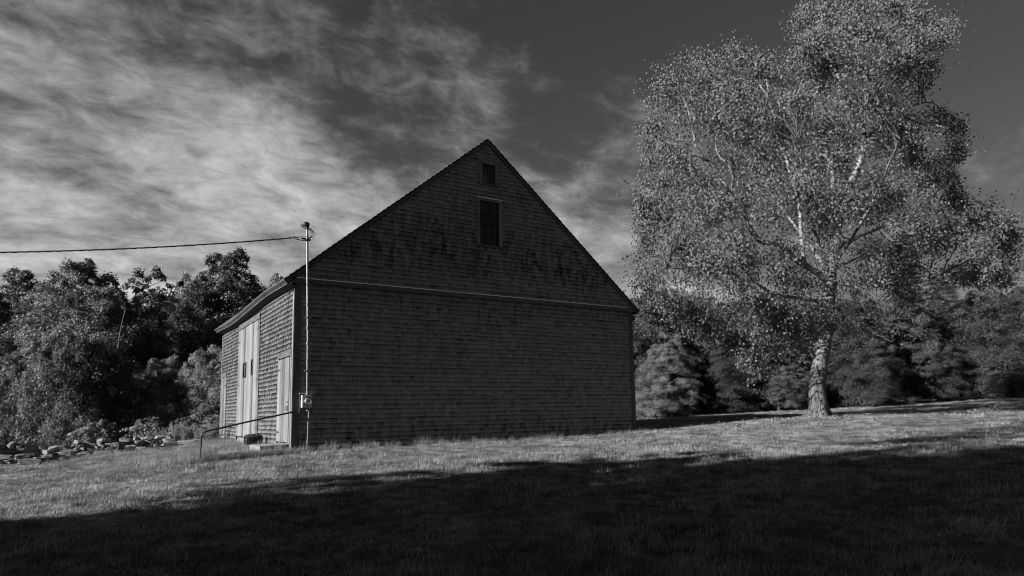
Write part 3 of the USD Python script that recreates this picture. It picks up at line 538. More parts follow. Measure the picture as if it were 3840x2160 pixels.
def place(c, name, label, category, loc, rotz=0., scale=(1, 1, 1), group=None):
    x = UsdGeom.Xform.Define(stage, path_of(name)); p = x.GetPrim(); p.GetReferences().AddInternalReference(c.GetPath()); p.SetInstanceable(True)
    x.AddTranslateOp().Set(Gf.Vec3d(*map(float, loc))); x.AddRotateZOp().Set(math.degrees(rotz)); x.AddScaleOp().Set(Gf.Vec3f(*map(float, np.broadcast_to(scale, 3))))
    return tag(p, label, category, group)

def broadleaf(name, seed, H, R, h0, nclump, per, leaf, wob=.35, tiers=1.0, trunk_r=.16, lean=0., forks=1, bark='maple_bark', mat='maple_leaf', inner=.42, tdroop=.4, leaders=6, lowb=.26, csize=1.):
    r = np.random.default_rng(seed); c = cls(name)
    nl = leaders; la = np.arange(nl) * 2.4 + r.uniform(0, 6); lr = np.r_[0, np.sqrt(r.uniform(.12, 1, nl - 1))] * R * .52; lh = H * np.r_[1., r.uniform(.80, .99, nl - 1)]
    which = r.integers(0, nl, nclump); t = r.uniform(0, 1, nclump) ** .9; ang = r.uniform(0, 2 * np.pi, nclump)
    prof = np.where(t > .5, np.clip(1 - ((t - .5) / .53) ** 1.7, 0, 1), .80 + .20 * t / .5)
    lump = 1 + wob * 2 * (noise(np.stack([np.cos(ang) * 1.4 + 9, np.sin(ang) * 1.4 + 9, t * 4.2], 1), seed) - .5)
    f = inner + (1 - inner) * r.uniform(0, 1, nclump) ** .55
    low = np.clip(1 - t / .55, 0, 1)
    z = h0 * H + t * (lh[which] - h0 * H - .15)
    rad = R * prof * lump * f * (.60 + lowb * low)
    C = np.stack([np.cos(ang) * rad + np.cos(la)[which] * lr[which] * (.55 + .45 * t) + lean * t * H, np.sin(ang) * rad + np.sin(la)[which] * lr[which] * (.55 + .45 * t), z], 1)
    out = np.stack([np.cos(ang), np.sin(ang), 0 * ang], 1)
    size = csize * r.uniform(.34, .74, nclump) * (R / 4.2) * (.75 + .25 * f) * np.where(t > .8, .6, 1)
    n = nclump * per; k = np.repeat(np.arange(nclump), per); rr = np.sqrt(r.uniform(0, 1, n)) * size[k] * (1 + .35 * r.normal(0, 1, n).clip(-1, 1)); aa = r.uniform(0, 2 * np.pi, n)
    nc = unit(np.array([0, 0, 1.]) + out * .75 + r.normal(0, .32, (nclump, 3)))[k]
    e1 = unit(np.cross(nc, [0.3, 1., .1])); e2 = np.cross(nc, e1); dirr = e1 * np.cos(aa)[:, None] + e2 * np.sin(aa)[:, None]
    q = C[k] + dirr * rr[:, None] + nc * ((r.normal(0, .19, n) * tiers - tdroop * (rr / size[k]) ** 2) * size[k])[:, None]
    N = unit(nc + dirr * .45 + r.normal(0, .42, (n, 3))); D = unit(dirr + r.normal(0, .6, (n, 3)) - np.array([0, 0, .45]))
    L = leaf * r.uniform(.7, 1.25, n)
    usdkit.mesh(stage, f'{c.GetPath()}/crown', leaf_mesh(q, D, N, L, L * .82), f'/World/Looks/{mat}')
    b = MB(); tops = []
    for fk in range(forks):
        a_ = fk * 2.4 + r.uniform(0, 1); sp = (0 if forks == 1 else .16 * R)
        pts = np.array([(lean * u * H + np.cos(a_) * sp * u ** 1.2 * 2 + r.normal(0, .05) * (u > 0), np.sin(a_) * sp * u ** 1.2 * 2 + r.normal(0, .05) * (u > 0), u * H * .9 - .3 * (u == 0)) for u in np.linspace(0, 1, 9)])
        b.tube(pts, trunk_r * (1 - .88 * np.linspace(0, 1, 9)) * np.r_[1.35, np.ones(8)] / forks ** .35, 8); tops.append(pts)
    tp = np.vstack(tops); usdkit.mesh(stage, f'{c.GetPath()}/trunk', b.get(), f'/World/Looks/{bark}', smooth=True)
    b = MB()
    for q_ in range(0, nclump, 4):
        cc = C[q_]; want = max(.12 * H, cc[2] - .75 * math.hypot(cc[0] - lean * t[q_] * H, cc[1])); o = tp[np.argmin(np.abs(tp[:, 2] - want) + r.uniform(0, .3, len(tp)))]
        mid = o * .5 + cc * .5 + np.array([0, 0, .06 * H * r.uniform(-.3, 1)]) + r.normal(0, .12, 3); dl = np.linalg.norm(cc - o)
        b.tube([o, o * .7 + mid * .3, mid, mid * .4 + cc * .6, cc], np.array([.016, .014, .011, .007, .004]) * (1 + dl * .45), 5, caps=False)
    usdkit.mesh(stage, f'{c.GetPath()}/branches', b.get(), f'/World/Looks/{bark}', smooth=True)
    return c

maples = [broadleaf('maple_a', 11, 10., 3.9, .10, 760, 190, .088, tdroop=.2), broadleaf('maple_b', 12, 10., 3.5, .07, 720, 190, .088, wob=.5, leaders=5, tdroop=.2), broadleaf('maple_c', 13, 10., 4.3, .16, 760, 190, .09, wob=.5, forks=2, leaders=8, tdroop=.2)]
airy = broadleaf('airy_tree', 14, 10., 2.7, .32, 230, 80, .115, wob=.5, forks=4, leaders=5, trunk_r=.17, tdroop=.15, tiers=1.8, inner=.25)
shrub = broadleaf('shrub_a', 15, 3., 1.9, .02, 200, 70, .13, wob=.8, leaders=7, tdroop=.2, trunk_r=.04, forks=3)
maple_low = broadleaf('maple_low', 16, 7., 4.6, .04, 620, 190, .095, wob=.5, leaders=7, trunk_r=.12, tdroop=.55)
shaded_trees = [broadleaf('oak_a', 31, 10., 4.2, .06, 520, 230, .10, wob=.75, leaders=9, tdroop=.35, lowb=.06, csize=1.25, mat='oak_leaf', trunk_r=.2), broadleaf('oak_b', 32, 10., 3.8, .10, 480, 230, .105, wob=.8, leaders=7, tdroop=.15, lowb=.12, csize=1.2, forks=2, mat='oak_leaf')]  # right woods trees, their shade painted into the leaf colour
def pine_tree(name, seed):
    r = np.random.default_rng(seed); c = cls(name); H = 10.; b = MB(); Q, Dd, Nn = [], [], []
    for z in np.arange(.9, 9.8, .38):
        Rz = 3.1 * (1 - (z / 10.2)) ** .75 + .25
        for a in r.uniform(0, 2 * np.pi) + np.arange(6) * 2 * np.pi / 6 + r.normal(0, .2, 6):
            L = Rz * r.uniform(.65, 1.1); d = np.array([math.cos(a), math.sin(a), 0]); tip = np.array([0, 0, z]) + d * L + [0, 0, r.uniform(-.1, .35) * L * .5]
            b.tube([(0, 0, z), np.array([0, 0, z - .05 * L]) + d * L * .5, tip], [.03, .02, .006], 4, caps=False)
            m_ = int(120 * L / 2 + 30); u = r.uniform(.25, 1.05, m_); side = r.normal(0, .2, m_) * L * (1.15 - u) * 1.6
            base = np.array([0, 0, z]) * (1 - u)[:, None] + tip * u[:, None] + np.array([-d[1], d[0], 0]) * side[:, None] + r.normal(0, .06, (m_, 3))
            for _ in range(3):
                dd = unit(d + np.array([0, 0, .35]) + r.normal(0, .55, (m_, 3))); Q.append(base + dd * .07); Dd.append(dd); Nn.append(unit(np.array([0, 0, 1.]) + r.normal(0, .6, (m_, 3))))
    usdkit.mesh(stage, f'{c.GetPath()}/crown', leaf_mesh(np.vstack(Q), np.vstack(Dd), np.vstack(Nn), .17, .035, 0.), '/World/Looks/pine_needle')
    usdkit.mesh(stage, f'{c.GetPath()}/trunk', MB().tube([(0, 0, -.3), (0, 0, 5), (0, 0, 9.9)], [.2, .12, .01], 8).get(), '/World/Looks/maple_bark', smooth=True)
    usdkit.mesh(stage, f'{c.GetPath()}/branches', b.get(), '/World/Looks/maple_bark', smooth=True); return c
pine = pine_tree('pine_a', 21)

# woods: (prototype, pixel column of the trunk, pixel row of the top, depth, width factor, name, label)
def wood_tree(c, H0, px, ptop, D, wf, name, label, rot, group=None, cat='tree'):
    p = at(px, 1500, D); z0 = gz(p[0], p[1]); top = EYE[2] + (at(px, ptop, D)[2] - EYE[2]); s = (top - z0) / H0
    place(c, name, label, cat, (p[0], p[1], z0), rot, (s * wf, s * wf, s), group)
LW = 'maples at the back of the left woods'; RW = 'trees at the back of the right woods'
for a in ((maples[1], 10., 30, 985, 42.0, 1.0, 'maple_tree', 'full crowned maple cut by the left edge of the photograph', .3),
          (maples[0], 10., 290, 950, 39.0, 1.08, 'maple_tree', 'broad rounded maple, widest crown of the left woods', 1.9),
          (airy, 10., 560, 985, 41.0, 1.1, 'slender_tree', 'thin crowned upright tree with bare forking stems in left woods', .5),
          (maples[2], 10., 735, 1015, 46.0, .8, 'maple_tree', 'shorter maple between the thin crowned tree and the tallest maple', 2.8),
          (maples[1], 10., 872, 905, 46.0, .92, 'maple_tree', 'tallest maple of the left woods, left of the barn roof', 4.1),
          (maples[0], 10., 1030, 1010, 52.0, .9, 'maple_tree', 'maple whose top just shows over the barn eave', 5.0),
          (maple_low, 7., 250, 1240, 33.5, .78, 'understory_maple', 'low sunlit maple with tiered drooping boughs behind the stone wall', .8),
          (maple_low, 7., 20, 1330, 36.0, .8, 'understory_maple', 'low shaded maple behind the wall at the left edge', 2.6),
          (maple_low, 7., 640, 1330, 37.0, .8, 'understory_maple', 'dark low maple behind the tall weeds left of the handrail', 3.9),
          (maple_low, 7., 800, 1290, 37.0, .8, 'understory_maple', 'dark low maple close to the far barn corner', 5.6),
          (maple_low, 7., 450, 1330, 40.0, .9, 'understory_maple', 'shaded low maple under the thin crowned tree', 1.2),
          (shaded_trees[1], 10., 2440, 1075, 43, 1.0, 'broadleaf_tree', 'dark tree rising behind the right barn corner', 2.2),
          (shaded_trees[0], 10., 2680, 1085, 44, 1.05, 'broadleaf_tree', 'dark tree left of the birch trunk at the lawn edge', .6),
          (shaded_trees[1], 10., 2920, 1090, 40, 1.05, 'broadleaf_tree', 'dark tree directly behind the birch trunk', 3.3),
          (shaded_trees[0], 10., 3190, 1080, 40, 1.05, 'broadleaf_tree', 'dark tree right of the birch trunk at the lawn edge', 4.6),
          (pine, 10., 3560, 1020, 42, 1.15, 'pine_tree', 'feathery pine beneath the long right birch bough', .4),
          (shaded_trees[1], 10., 3400, 1080, 41, 1.0, 'broadleaf_tree', 'dark tree between the birch and the feathery pine', 1.5),
          (shaded_trees[0], 10., 3765, 1045, 40, 1.1, 'broadleaf_tree', 'tall dark tree at the right edge of the photograph', 2.9),
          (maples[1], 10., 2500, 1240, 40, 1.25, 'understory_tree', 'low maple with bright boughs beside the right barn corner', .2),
          (shaded_trees[0], 10., 2730, 1270, 40.5, 1.3, 'understory_tree', 'low dark tree on the lawn edge left of the birch', 1.7),
          (shaded_trees[1], 10., 2980, 1360, 38, 1.35, 'understory_tree', 'low dark tree behind the foot of the birch', 3.0),
          (shaded_trees[0], 10., 3270, 1250, 38, 1.35, 'understory_tree', 'low bushy tree right of the birch foot', 4.4),
          (shaded_trees[1], 10., 3520, 1270, 40, 1.35, 'understory_tree', 'low tree in front of the feathery pine', 5.3),
          (shaded_trees[0], 10., 3770, 1220, 40, 1.35, 'understory_tree', 'low tree on the lawn edge at the right', .9)):
    wood_tree(*a)
for k, (px, pt, D) in enumerate(((-60, 1080, 44), (150, 1075, 46), (430, 1110, 47), (650, 1120, 50), (790, 1080, 52), (960, 1100, 54))):
    wood_tree(maples[k % 3], 10., px, pt, D, 1.1, 'maple_tree', 'maple standing in the shade at the back of the left woods', k * 1.3, LW)
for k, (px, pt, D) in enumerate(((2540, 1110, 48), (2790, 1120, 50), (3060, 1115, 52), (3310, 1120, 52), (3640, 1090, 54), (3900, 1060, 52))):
    wood_tree(shaded_trees[k % 2], 10., px, pt, D, 1.15, 'broadleaf_tree', 'tree standing in the shade at the back of the right woods', k * 1.7 + 1, RW)
for k, (px, pt, D) in enumerate(((380, 1570, 31), (560, 1560, 31), (700, 1560, 30.5), (820, 1550, 31))):
    wood_tree(shrub, 3., px, pt, D, 1.3, 'leafy_shrub', 'dark leafy shrub in the shade behind the stone wall', k * 1.1, 'shrubs behind the stone wall', 'shrub')
for k, (px, pt, D) in enumerate(((2880, 1515, 42), (3100, 1490, 41), (3330, 1475, 43), (3560, 1455, 44), (3780, 1440, 44))):
    wood_tree(shrub, 3., px, pt, D, 1.5, 'leafy_shrub', 'leafy shrub in the shade under the right woods', k * 1.4 + .5, 'shrubs under the right woods', 'shrub')
for k, (px, pt, D) in enumerate(((2430, 1330, 45), (2600, 1340, 46), (2780, 1340, 47), (2960, 1340, 48), (3140, 1330, 49), (3320, 1320, 50), (3500, 1310, 51), (3680, 1300, 51), (3860, 1290, 50), (2520, 1250, 56), (2850, 1250, 57), (3180, 1250, 58), (3510, 1240, 58), (3800, 1230, 58))):
    wood_tree(maple_low, 7., px, pt, D, 1.25, 'understory_maple', 'low maple deep in the shade of the right woods', k * 1.3, 'low maples deep in the right woods')
for k, (px, pt, D) in enumerate(((0, 1330, 42), (170, 1330, 43), (340, 1330, 42), (520, 1330, 44), (690, 1320, 45), (850, 1310, 46))):
    wood_tree(maple_low, 7., px, pt, D, 1.25, 'understory_maple', 'low maple deep in the shade of the left woods', k * 1.7, 'low maples deep in the left woods')
tp_ = smooth_curve([at(385, 1675, 31.5), at(412, 1600, 31.3), at(434, 1520, 31.2), at(438, 1430, 31.2), at(441, 1330, 31.4), at(452, 1240, 31.8), at(470, 1165, 32.4)], 24); tp_ = EYE + (tp_ - EYE) * 1.12; tb = thing('bare_trunk', 'slender bare curved trunk leaning before the dark left woods', 'tree')
obj('trunk', MB().tube(tp_, np.linspace(.085, .02, 24), 9), 'twig_bark', tb, smooth=True)
# the tall trees left of the picture that throw the broad shadow over the lawn
for k, (x, y, H, wf) in enumerate(((-13.4, -11.7, 11.5, 1.3), (-19.5, -11.6, 13.5, 1.05), (-17, -16.6, 22.5, .9), (-25, -16, 23, .8), (-14, -21.5, 20, .9), (-23, -25, 24, .9), (-11, -14.5, 9.5, 1.15), (-15.5, -12.5, 15, .95))):
    place(maples[k % 3], 'shade_maple', 'tall maple left of the photograph shading the lawn', 'tree', (x, y, gz(x, y)), k * 1.9, (H / 10 * wf, H / 10 * wf, H / 10), 'shade maples left of the photograph')

place(airy, 'shade_tree', 'thin crowned tree left of the photograph, nearest the lawn edge of its row', 'tree', (-11.5, -7.6, gz(-11.5, -7.6)), 1., (1.05, 1.05, .95))
place(airy, 'shade_tree', 'thin crowned tree left of the photograph, behind the nearest one', 'tree', (-17, -7.4, gz(-17, -7.4)), 2., (1.1, 1.1, 1.2))
# ------------------------------------------------------------------ birch
BD = 24.0; base = at(3090, 1567, BD); base[2] = gz(base[0], base[1])
birch = thing('birch_tree', 'large old birch with white limbs, peeling trunk and speckled bright leaves', 'tree')
c5 = lambda x, y: (2300 + .598 * x, .598 * y); c6 = lambda x, y: (2300 + .607 * x, 760 + .607 * y)
br = np.random.default_rng(77)
def limb(pix, d0, d1, n):
    p = np.array([at(x, y, BD + d0 + (d1 - d0) * (k / (len(pix) - 1))) for k, (x, y) in enumerate(pix)]); return smooth_curve(p, n)
tr = limb([c6(1270, 1345), c6(1264, 1220), c6(1258, 1080), c6(1272, 980), c6(1297, 850), c6(1315, 770), c6(1328, 650), c6(1338, 470), c6(1354, 340), c6(1375, 200), c6(1388, 110), c5(1490, 1120), c5(1560, 950), c5(1565, 800), c5(1530, 700), c5(1470, 610), c5(1420, 500), c5(1385, 400), c5(1335, 310), c5(1310, 180), c5(1300, 40)], 0, 0, 80)
hgt = (tr[:, 2] - tr[0, 2]) / (tr[-1, 2] - tr[0, 2])
rad = np.interp(tr[:, 2] - base[2], [0, .15, .5, 1.2, 2.6, 3.6, 5.5, 8, 11, 14.5], [.60, .46, .32, .27, .25, .205, .18, .13, .075, .02])
b = MB(); sides = 26; b.tube(tr - [0, 0, .12], rad, sides)
V = b.v[0]; body = V[:-2].reshape(80, sides, 3); a_ = np.arange(sides) * 2 * np.pi / sides; hh = tr[:, 2] - base[2]
flare = np.clip(1 - hh / .8, 0, 1)[:, None] ** 1.5 * (.24 * np.sin(a_ * 5 + 1) + .14 * np.sin(a_ * 3))[None]
rough = (fbm(np.stack([np.cos(a_)[None] * 3.2 + hh[:, None] * .1, np.sin(a_)[None] * 3.2 + 0 * hh[:, None], hh[:, None] * 1.6 + 0 * a_[None]], -1), 4, 3) - .5) * np.interp(hh, [0, 2.4, 4, 16], [.5, .34, .12, .05])[:, None]
body += (body - tr[:, None] + [0, 0, .12]) * (flare + rough)[..., None]
b.t[0] = np.concatenate([np.repeat(np.clip(np.interp(hh, [0, 1.9, 3.2, 5], [1., .85, .25, .05]), 0, 1), sides), [.9, .1]])
V[:-2] = body.reshape(-1, 3)
vv, ff = b.get(); trunk = usdkit.mesh(stage, path_of('trunk', P(birch)), (vv, ff), '/World/Looks/birch_bark', smooth=True); b.primvars(trunk)
c6l = lambda *a: [c6(*q) for q in a]; c5l = lambda *a: [c5(*q) for q in a]
LIMBS = [(c6l((1330, 490), (1260, 440), (1170, 370), (1105, 295), (1040, 250), (960, 235), (900, 190), (855, 120)) + c5l((812, 1300), (740, 1180), (640, 1060), (600, 1010), (555, 930), (525, 820), (490, 690), (450, 590)), 0, -1.6, .12),
    (c5l((1409, 1400), (1370, 1080), (1330, 950), (1240, 870), (1130, 770), (1060, 690), (960, 600), (900, 480), (880, 400)), 0, 1.8, .09),
    (c6l((1180, 380)) + c5l((1175, 1400), (1140, 1150), (1085, 990), (1040, 860), (1000, 640), (960, 420)), -.3, 1.2, .075),
    (c6l((1340, 500), (1480, 515), (1600, 525), (1700, 520), (1780, 560), (1850, 610), (1960, 660), (2060, 720)), 0, -1.2, .075),
    (c6l((1690, 520), (1870, 490), (1990, 455), (2100, 400), (2250, 330), (2420, 270)), -.5, .8, .06),
    (c6l((1362, 310), (1500, 210), (1640, 150), (1800, 90), (2000, 50), (2150, 10)), 0, 1.5, .07),
    (c5l((1565, 900), (1700, 770), (1850, 690), (2000, 650), (2100, 740)), 0, -.9, .05), (c5l((1535, 710), (1650, 560), (1705, 430), (1665, 340), (1640, 200), (1690, 60)), 0, .7, .05),
    (c5l((1705, 430), (1850, 300), (1950, 220), (2060, 150), (2150, 100)), .4, -.5, .03), (c6l((1258, 1000), (1190, 900), (1100, 862), (1000, 850), (900, 900), (860, 980)), 0, -1.3, .055),
    (c6l((1325, 650), (1180, 600), (1000, 585), (870, 505), (740, 440), (560, 430), (330, 440)), 0, -2., .07), (c6l((1320, 800), (1400, 785), (1500, 800), (1600, 830), (1720, 890)), 0, -1.2, .035),
    (c6l((1338, 480), (1300, 300), (1220, 120)) + c5l((1180, 1150), (1150, 900)), 0, -4.2, .08), (c6l((1345, 420), (1450, 250), (1560, 60)) + c5l((1720, 1050), (1800, 860)), 0, -3.8, .07),
    (c6l((1338, 460), (1250, 330), (1120, 150)) + c5l((900, 1100), (760, 900)), 0, 4.2, .08), (c6l((1350, 400), (1500, 330), (1650, 250), (1850, 200)), 0, 3.8, .06), (c6l((1330, 620), (1220, 640), (1000, 700), (800, 720), (600, 690)), 0, 2.5, .05),
    (c5l((740, 1180), (700, 1000), (650, 920), (700, 700), (720, 520)), -1, .6, .045), (c5l((600, 1010), (480, 960), (350, 900), (250, 850)), -1.2, -2, .03)]
S = [tr[20:]]; S_main = [tr[30:64]]
for pix, d0, d1, r0 in LIMBS:
    c = limb(pix, d0, d1, 10 + 3 * len(pix)); nn_ = len(c); c[3:] += np.cumsum(br.normal(0, .018, (nn_ - 3, 3)), 0)
    lb = MB().tube(c, r0 * (1 - .86 * np.linspace(0, 1, nn_)) + .004, 9); lb.t[0][:] = .1 if r0 >= .06 else .75; pr = usdkit.mesh(stage, path_of('limb', P(birch)), lb.get(), '/World/Looks/birch_bark', smooth=True); lb.primvars(pr); S.append(c[2:]); S_main += [c] if r0 >= .07 else []
S = np.vstack(S)
poly = Polygon([(1590, 465), (1640, 420), (1608, 300), (1622, 195), (1660, 205), (1722, 112), (1765, 145), (1870, 105), (1900, 135), (1985, 100), (1990, 25), (2060, -15), (2270, -20), (2340, 30), (2410, 42), (2345, 165), (2350, 215), (2290, 250),
    (2385, 285), (2427, 300), (2430, 380), (2385, 405), (2420, 470), (2450, 525), (2520, 505), (2566, 570), (2572, 665), (2530, 722), (2470, 705), (2400, 700), (2330, 722), (2290, 765), (2240, 790), (2262, 832), (2200, 850), (2110, 800), (2060, 840), (2000, 905),
    (1960, 875), (1905, 932), (1868, 925), (1830, 850), (1740, 835), (1640, 765), (1580, 700), (1612, 600), (1600, 520)])
PXM = BD / FOC * 3840 / 2576                                             # metres to one pixel of the outline
def seen(c): d = c - EYE; z_ = d @ FWD; return np.stack([1920 + FOC * (d @ RIGHT) / z_, PY - FOC * (d @ UP) / z_], 1), z_ - BD
LP_, LD_ = zip(*[seen(c) for c in S_main]); LT, LD = cKDTree(np.vstack(LP_)), np.concatenate(LD_)
pts = []
from shapely import contains_xy, points as spoints, distance as sdist
while len(pts) < 6600:
    q = np.stack([br.uniform(1570, 2580, 6000), br.uniform(-30, 940, 6000)], 1); q = q[contains_xy(poly, q[:, 0], q[:, 1])]
    dd = sdist(poly.exterior, spoints(q)) * PXM; wm = np.sqrt(np.maximum(dd * (2 * 5.6 - np.minimum(dd, 5.6)), .02)); sgn = br.uniform(-1, 1, len(q)); w = np.sign(sgn) * np.abs(sgn) ** .6 * wm
    p = np.array([at(x * 1.4907, y * 1.4907, BD) for x, y in q]) ; p = EYE + (p - EYE) * (1 + w / BD)[:, None]
    dens = fbm(p * .8, 3, 9); lowr = (q[:, 0] > 2120) & (q[:, 1] > 720)
    keep = br.uniform(0, 1, len(q)) < np.clip((dens - .472) * 10, .012, 1) * np.where(lowr, .35, np.where((q[:, 0] < 2050) & (q[:, 1] > 600), 2.2, 1.) * np.where(sgn > 0, .8, 1.))
    rel = p - base; keep &= ~((np.abs(rel[:, 1]) < .5) & (rel[:, 0] < .3) & (rel[:, 2] < 2.7 - rel[:, 0] * math.tan(SUN_EL)) & (br.uniform(0, 1, len(q)) < .9))
    dl_, kl_ = LT.query(q * 1.4907); keep &= ~((dl_ < 22) & (w < LD[kl_] + .2) & (br.uniform(0, 1, len(q)) < .62))
    pts += list(p[keep])
ring = np.array([poly.exterior.interpolate(t_, normalized=True).coords[0] for t_ in br.uniform(0, 1, 560)]); ring += br.normal(0, 20, ring.shape)
SPR = np.array([at(x_ * 1.4907, y_ * 1.4907, BD + br.normal(0, 1.4)) for x_, y_ in ring])
AN = np.vstack([np.array(pts[:6500]), SPR]); tree_ = cKDTree(S)
hub = AN[br.choice(len(AN), 300, replace=False)]; hk = cKDTree(hub); _, own = hk.query(AN); AN = AN + (hub[own] - AN) * br.uniform(0, .66, len(AN))[:, None]
bb = MB(); S2 = S - [0, 0, .0]
for h in hub:
    d_, k_ = tree_.query(h + [0, 0, -.35], k=12); o = S[k_[0]]; dl = np.linalg.norm(h - o)
    if dl > 2.6: o = h + (o - h) / dl * 1.2; dl = 1.2
    mid = (o + h) / 2 + [0, 0, .12 * dl] + br.normal(0, .07 * dl, 3)
    cv = smooth_curve([o, mid, h], 8) if dl > .15 else np.array([o, mid, h]); cv[1:] += br.normal(0, .02, (len(cv) - 1, 3))
    bb.tube(cv, np.linspace(.010 + .008 * min(dl, 3), .005, len(cv)), 5, caps=False)
for a, k in zip(AN, own):
    h = hub[k]; mid = (h + a) / 2 + [0, 0, .06 * np.linalg.norm(a - h)] + br.normal(0, .04, 3); bb.tube([h, mid, a, a + br.normal(0, .08, 3) - [0, 0, .12]], [.0055, .0045, .0035, .002], 3, caps=False)
obj('twigs', bb, 'twig_bark', birch, smooth=True)
k = np.repeat(np.arange(len(AN)), np.r_[br.integers(12, 34, 6500), br.integers(4, 12, len(AN) - 6500)]); n = len(k)
u = br.uniform(0, 1, n); q = AN[k] + br.normal(0, 1, (n, 3)) * np.array([.15, .15, .14]) - np.stack([0 * u, 0 * u, u * .22], 1)
D = unit(br.normal(0, .55, (n, 3)) - [0, 0, .75]); N = unit(br.normal(0, 1, (n, 3)) * [1, 1, .6]); L = br.uniform(.055, .105, n)
obj('crown', leaf_mesh(q, D, N, L, L * .78), 'birch_leaf', birch)

# ------------------------------------------------------------------ grass, weeds, fallen leaves
def blades(seed, n, rad, h, w, curl, mat, path, seg=3, flat=.25):
    r = np.random.default_rng(seed); V, Fq = [], []; o = 0
    for _ in range(n):
        a, rr = r.uniform(0, 2 * np.pi), rad * math.sqrt(r.uniform()); p = np.array([math.cos(a) * rr, math.sin(a) * rr, -.015]); az = r.uniform(0, 2 * np.pi)
        d = np.array([math.cos(az), math.sin(az), 0]); hh_ = r.uniform(*h); lean = r.uniform(.1, 1.) * curl; s_ = np.array([-d[1], d[0], 0]) * r.uniform(*w) / 2
        s_ = s_ * math.cos(.6) + np.array([0, 0, 1]) * np.linalg.norm(s_) * .15
        for k in range(seg):
            t_ = k / seg; c = p + d * lean * hh_ * t_ ** 1.7 + np.array([0, 0, hh_ * (t_ - flat * lean * t_ ** 2.2)]); V += [c - s_ * (1 - t_ * .6), c + s_ * (1 - t_ * .6)]
        V.append(p + d * lean * hh_ + np.array([0, 0, hh_ * (1 - flat * lean)]))
        for k in range(seg - 1): Fq += [(o + 2 * k, o + 2 * k + 1, o + 2 * k + 3), (o + 2 * k, o + 2 * k + 3, o + 2 * k + 2)]
        Fq.append((o + 2 * seg - 2, o + 2 * seg - 1, o + 2 * seg)); o = len(V)
    usdkit.mesh(stage, path, (np.array(V), np.array(Fq)), f'/World/Looks/{mat}')
def instancer(name, label, category, protos, pos, rot, sc, idx):
    pi = UsdGeom.PointInstancer.Define(stage, f'/World/{name}'); tag(pi.GetPrim(), label, category, None, 'stuff'); targets = []
    for k, make in enumerate(protos): path = f'/World/{name}/blade_{k:03d}'; make(path); targets.append(path)
    pi.CreatePrototypesRel().SetTargets(targets); pi.CreateProtoIndicesAttr(Vt.IntArray.FromNumpy(idx.astype(np.int32))); pi.CreatePositionsAttr(Vt.Vec3fArray.FromNumpy(pos.astype(np.float32)))
    qh = np.stack([rot * 0, rot * 0, np.sin(rot / 2), np.cos(rot / 2)], 1)
    pi.CreateOrientationsAttr(Vt.QuathArray([Gf.Quath(float(w_), float(x_), float(y_), float(z_)) for x_, y_, z_, w_ in qh])); pi.CreateScalesAttr(Vt.Vec3fArray.FromNumpy(sc.astype(np.float32)))
gr = np.random.default_rng(31)
def scatter(n, xr, yr, dens):
    x, y = gr.uniform(*xr, n), gr.uniform(*yr, n); d = np.hypot(x - EYE[0], y - EYE[1]); fw = (x - EYE[0]) * math.sin(HEAD) + (y - EYE[1]) * math.cos(HEAD); rt = (x - EYE[0]) * math.cos(HEAD) - (y - EYE[1]) * math.sin(HEAD)
    ok = (fw > 3.5) & (np.abs(rt) < fw * .80 + 1.2) & (gr.uniform(0, 1, n) < dens(d, x, y)) & ~((x > -.02) & (x < BW) & (y > -.02) & (y < BL)) & ~((x > -1.95) & (x < 0) & (y > .1) & (y < 1.4)) & ~((x < -1.) & (y > 7.9) & (y < 8.7))
    return x[ok], y[ok]
area = 58 * 34.; lod = lambda d, x, y: np.clip(np.interp(d, [5, 9, 14, 22, 40, 60], [60, 52, 38, 22, 11, 7]) / 60, 0, 1) * np.where(y > 9 + .15 * np.abs(x), .3, 1)
x, y = scatter(int(area * 60), (-10, 48), (-16.5, 17.5), lod); d = np.hypot(x - EYE[0], y - EYE[1])
pat = fbm(np.stack([x * .5, y * .5, 0 * x], -1), 3, 5); tus = (fbm(np.stack([x * 1.3, y * 1.3, 0 * x], -1), 2, 8) > .60) | (gr.uniform(0, 1, len(x)) < .04)
s = np.interp(d, [5, 14, 22, 50], [.85, .95, 1.15, 1.6]) * gr.uniform(.75, 1.3, len(x)); hs = s * np.interp(d, [8, 15], [1., .8]) * (.45 + .7 * pat + .5 * gr.uniform(0, 1, len(x)) ** 3 + .8 * tus * (d < 16))
instancer('grass', 'rough mown meadow grass over the whole slope', 'grass', [lambda p, k=k: blades(100 + k, 44, .12, (.03, .095), (.006, .013), 1.35, 'grass_blade', p) if k < 6 else blades(100 + k, 9, .14, (.08, .22), (.005, .010), 1.5, 'dry_grass', p, 4, .45) for k in range(8)],
    np.stack([x, y, ground(x, y)], 1), gr.uniform(0, 2 * np.pi, len(x)), np.stack([s, s, hs], 1), np.where(gr.uniform(0, 1, len(x)) < .07, gr.integers(6, 8, len(x)), gr.integers(0, 6, len(x))))
print('grass tufts', len(x))
X1, Y1 = [], []
for (n_, xr, yr) in ((260, (-.1, 11.6), (-.38, -.04)), (110, (-1.9, -.05), (-.35, .12)), (150, (-1.6, -.08), (1.45, 10.5)), (90, (-3.2, -.5), (-.6, 3.5)), (36, (-6.8, -1.2), (7.3, 7.9)), (60, (-2.6, -1.9), (-.4, .5)), (170, (-1.95, -.05), (-.28, .13)), (40, (-1.95, -.75), (.15, 1.3))):
    X1.append(gr.uniform(*xr, n_)); Y1.append(gr.uniform(*yr, n_))
x, y = np.concatenate(X1), np.concatenate(Y1); s = gr.uniform(.45, 1.0, len(x)) * np.where(x > 4, .75, 1)
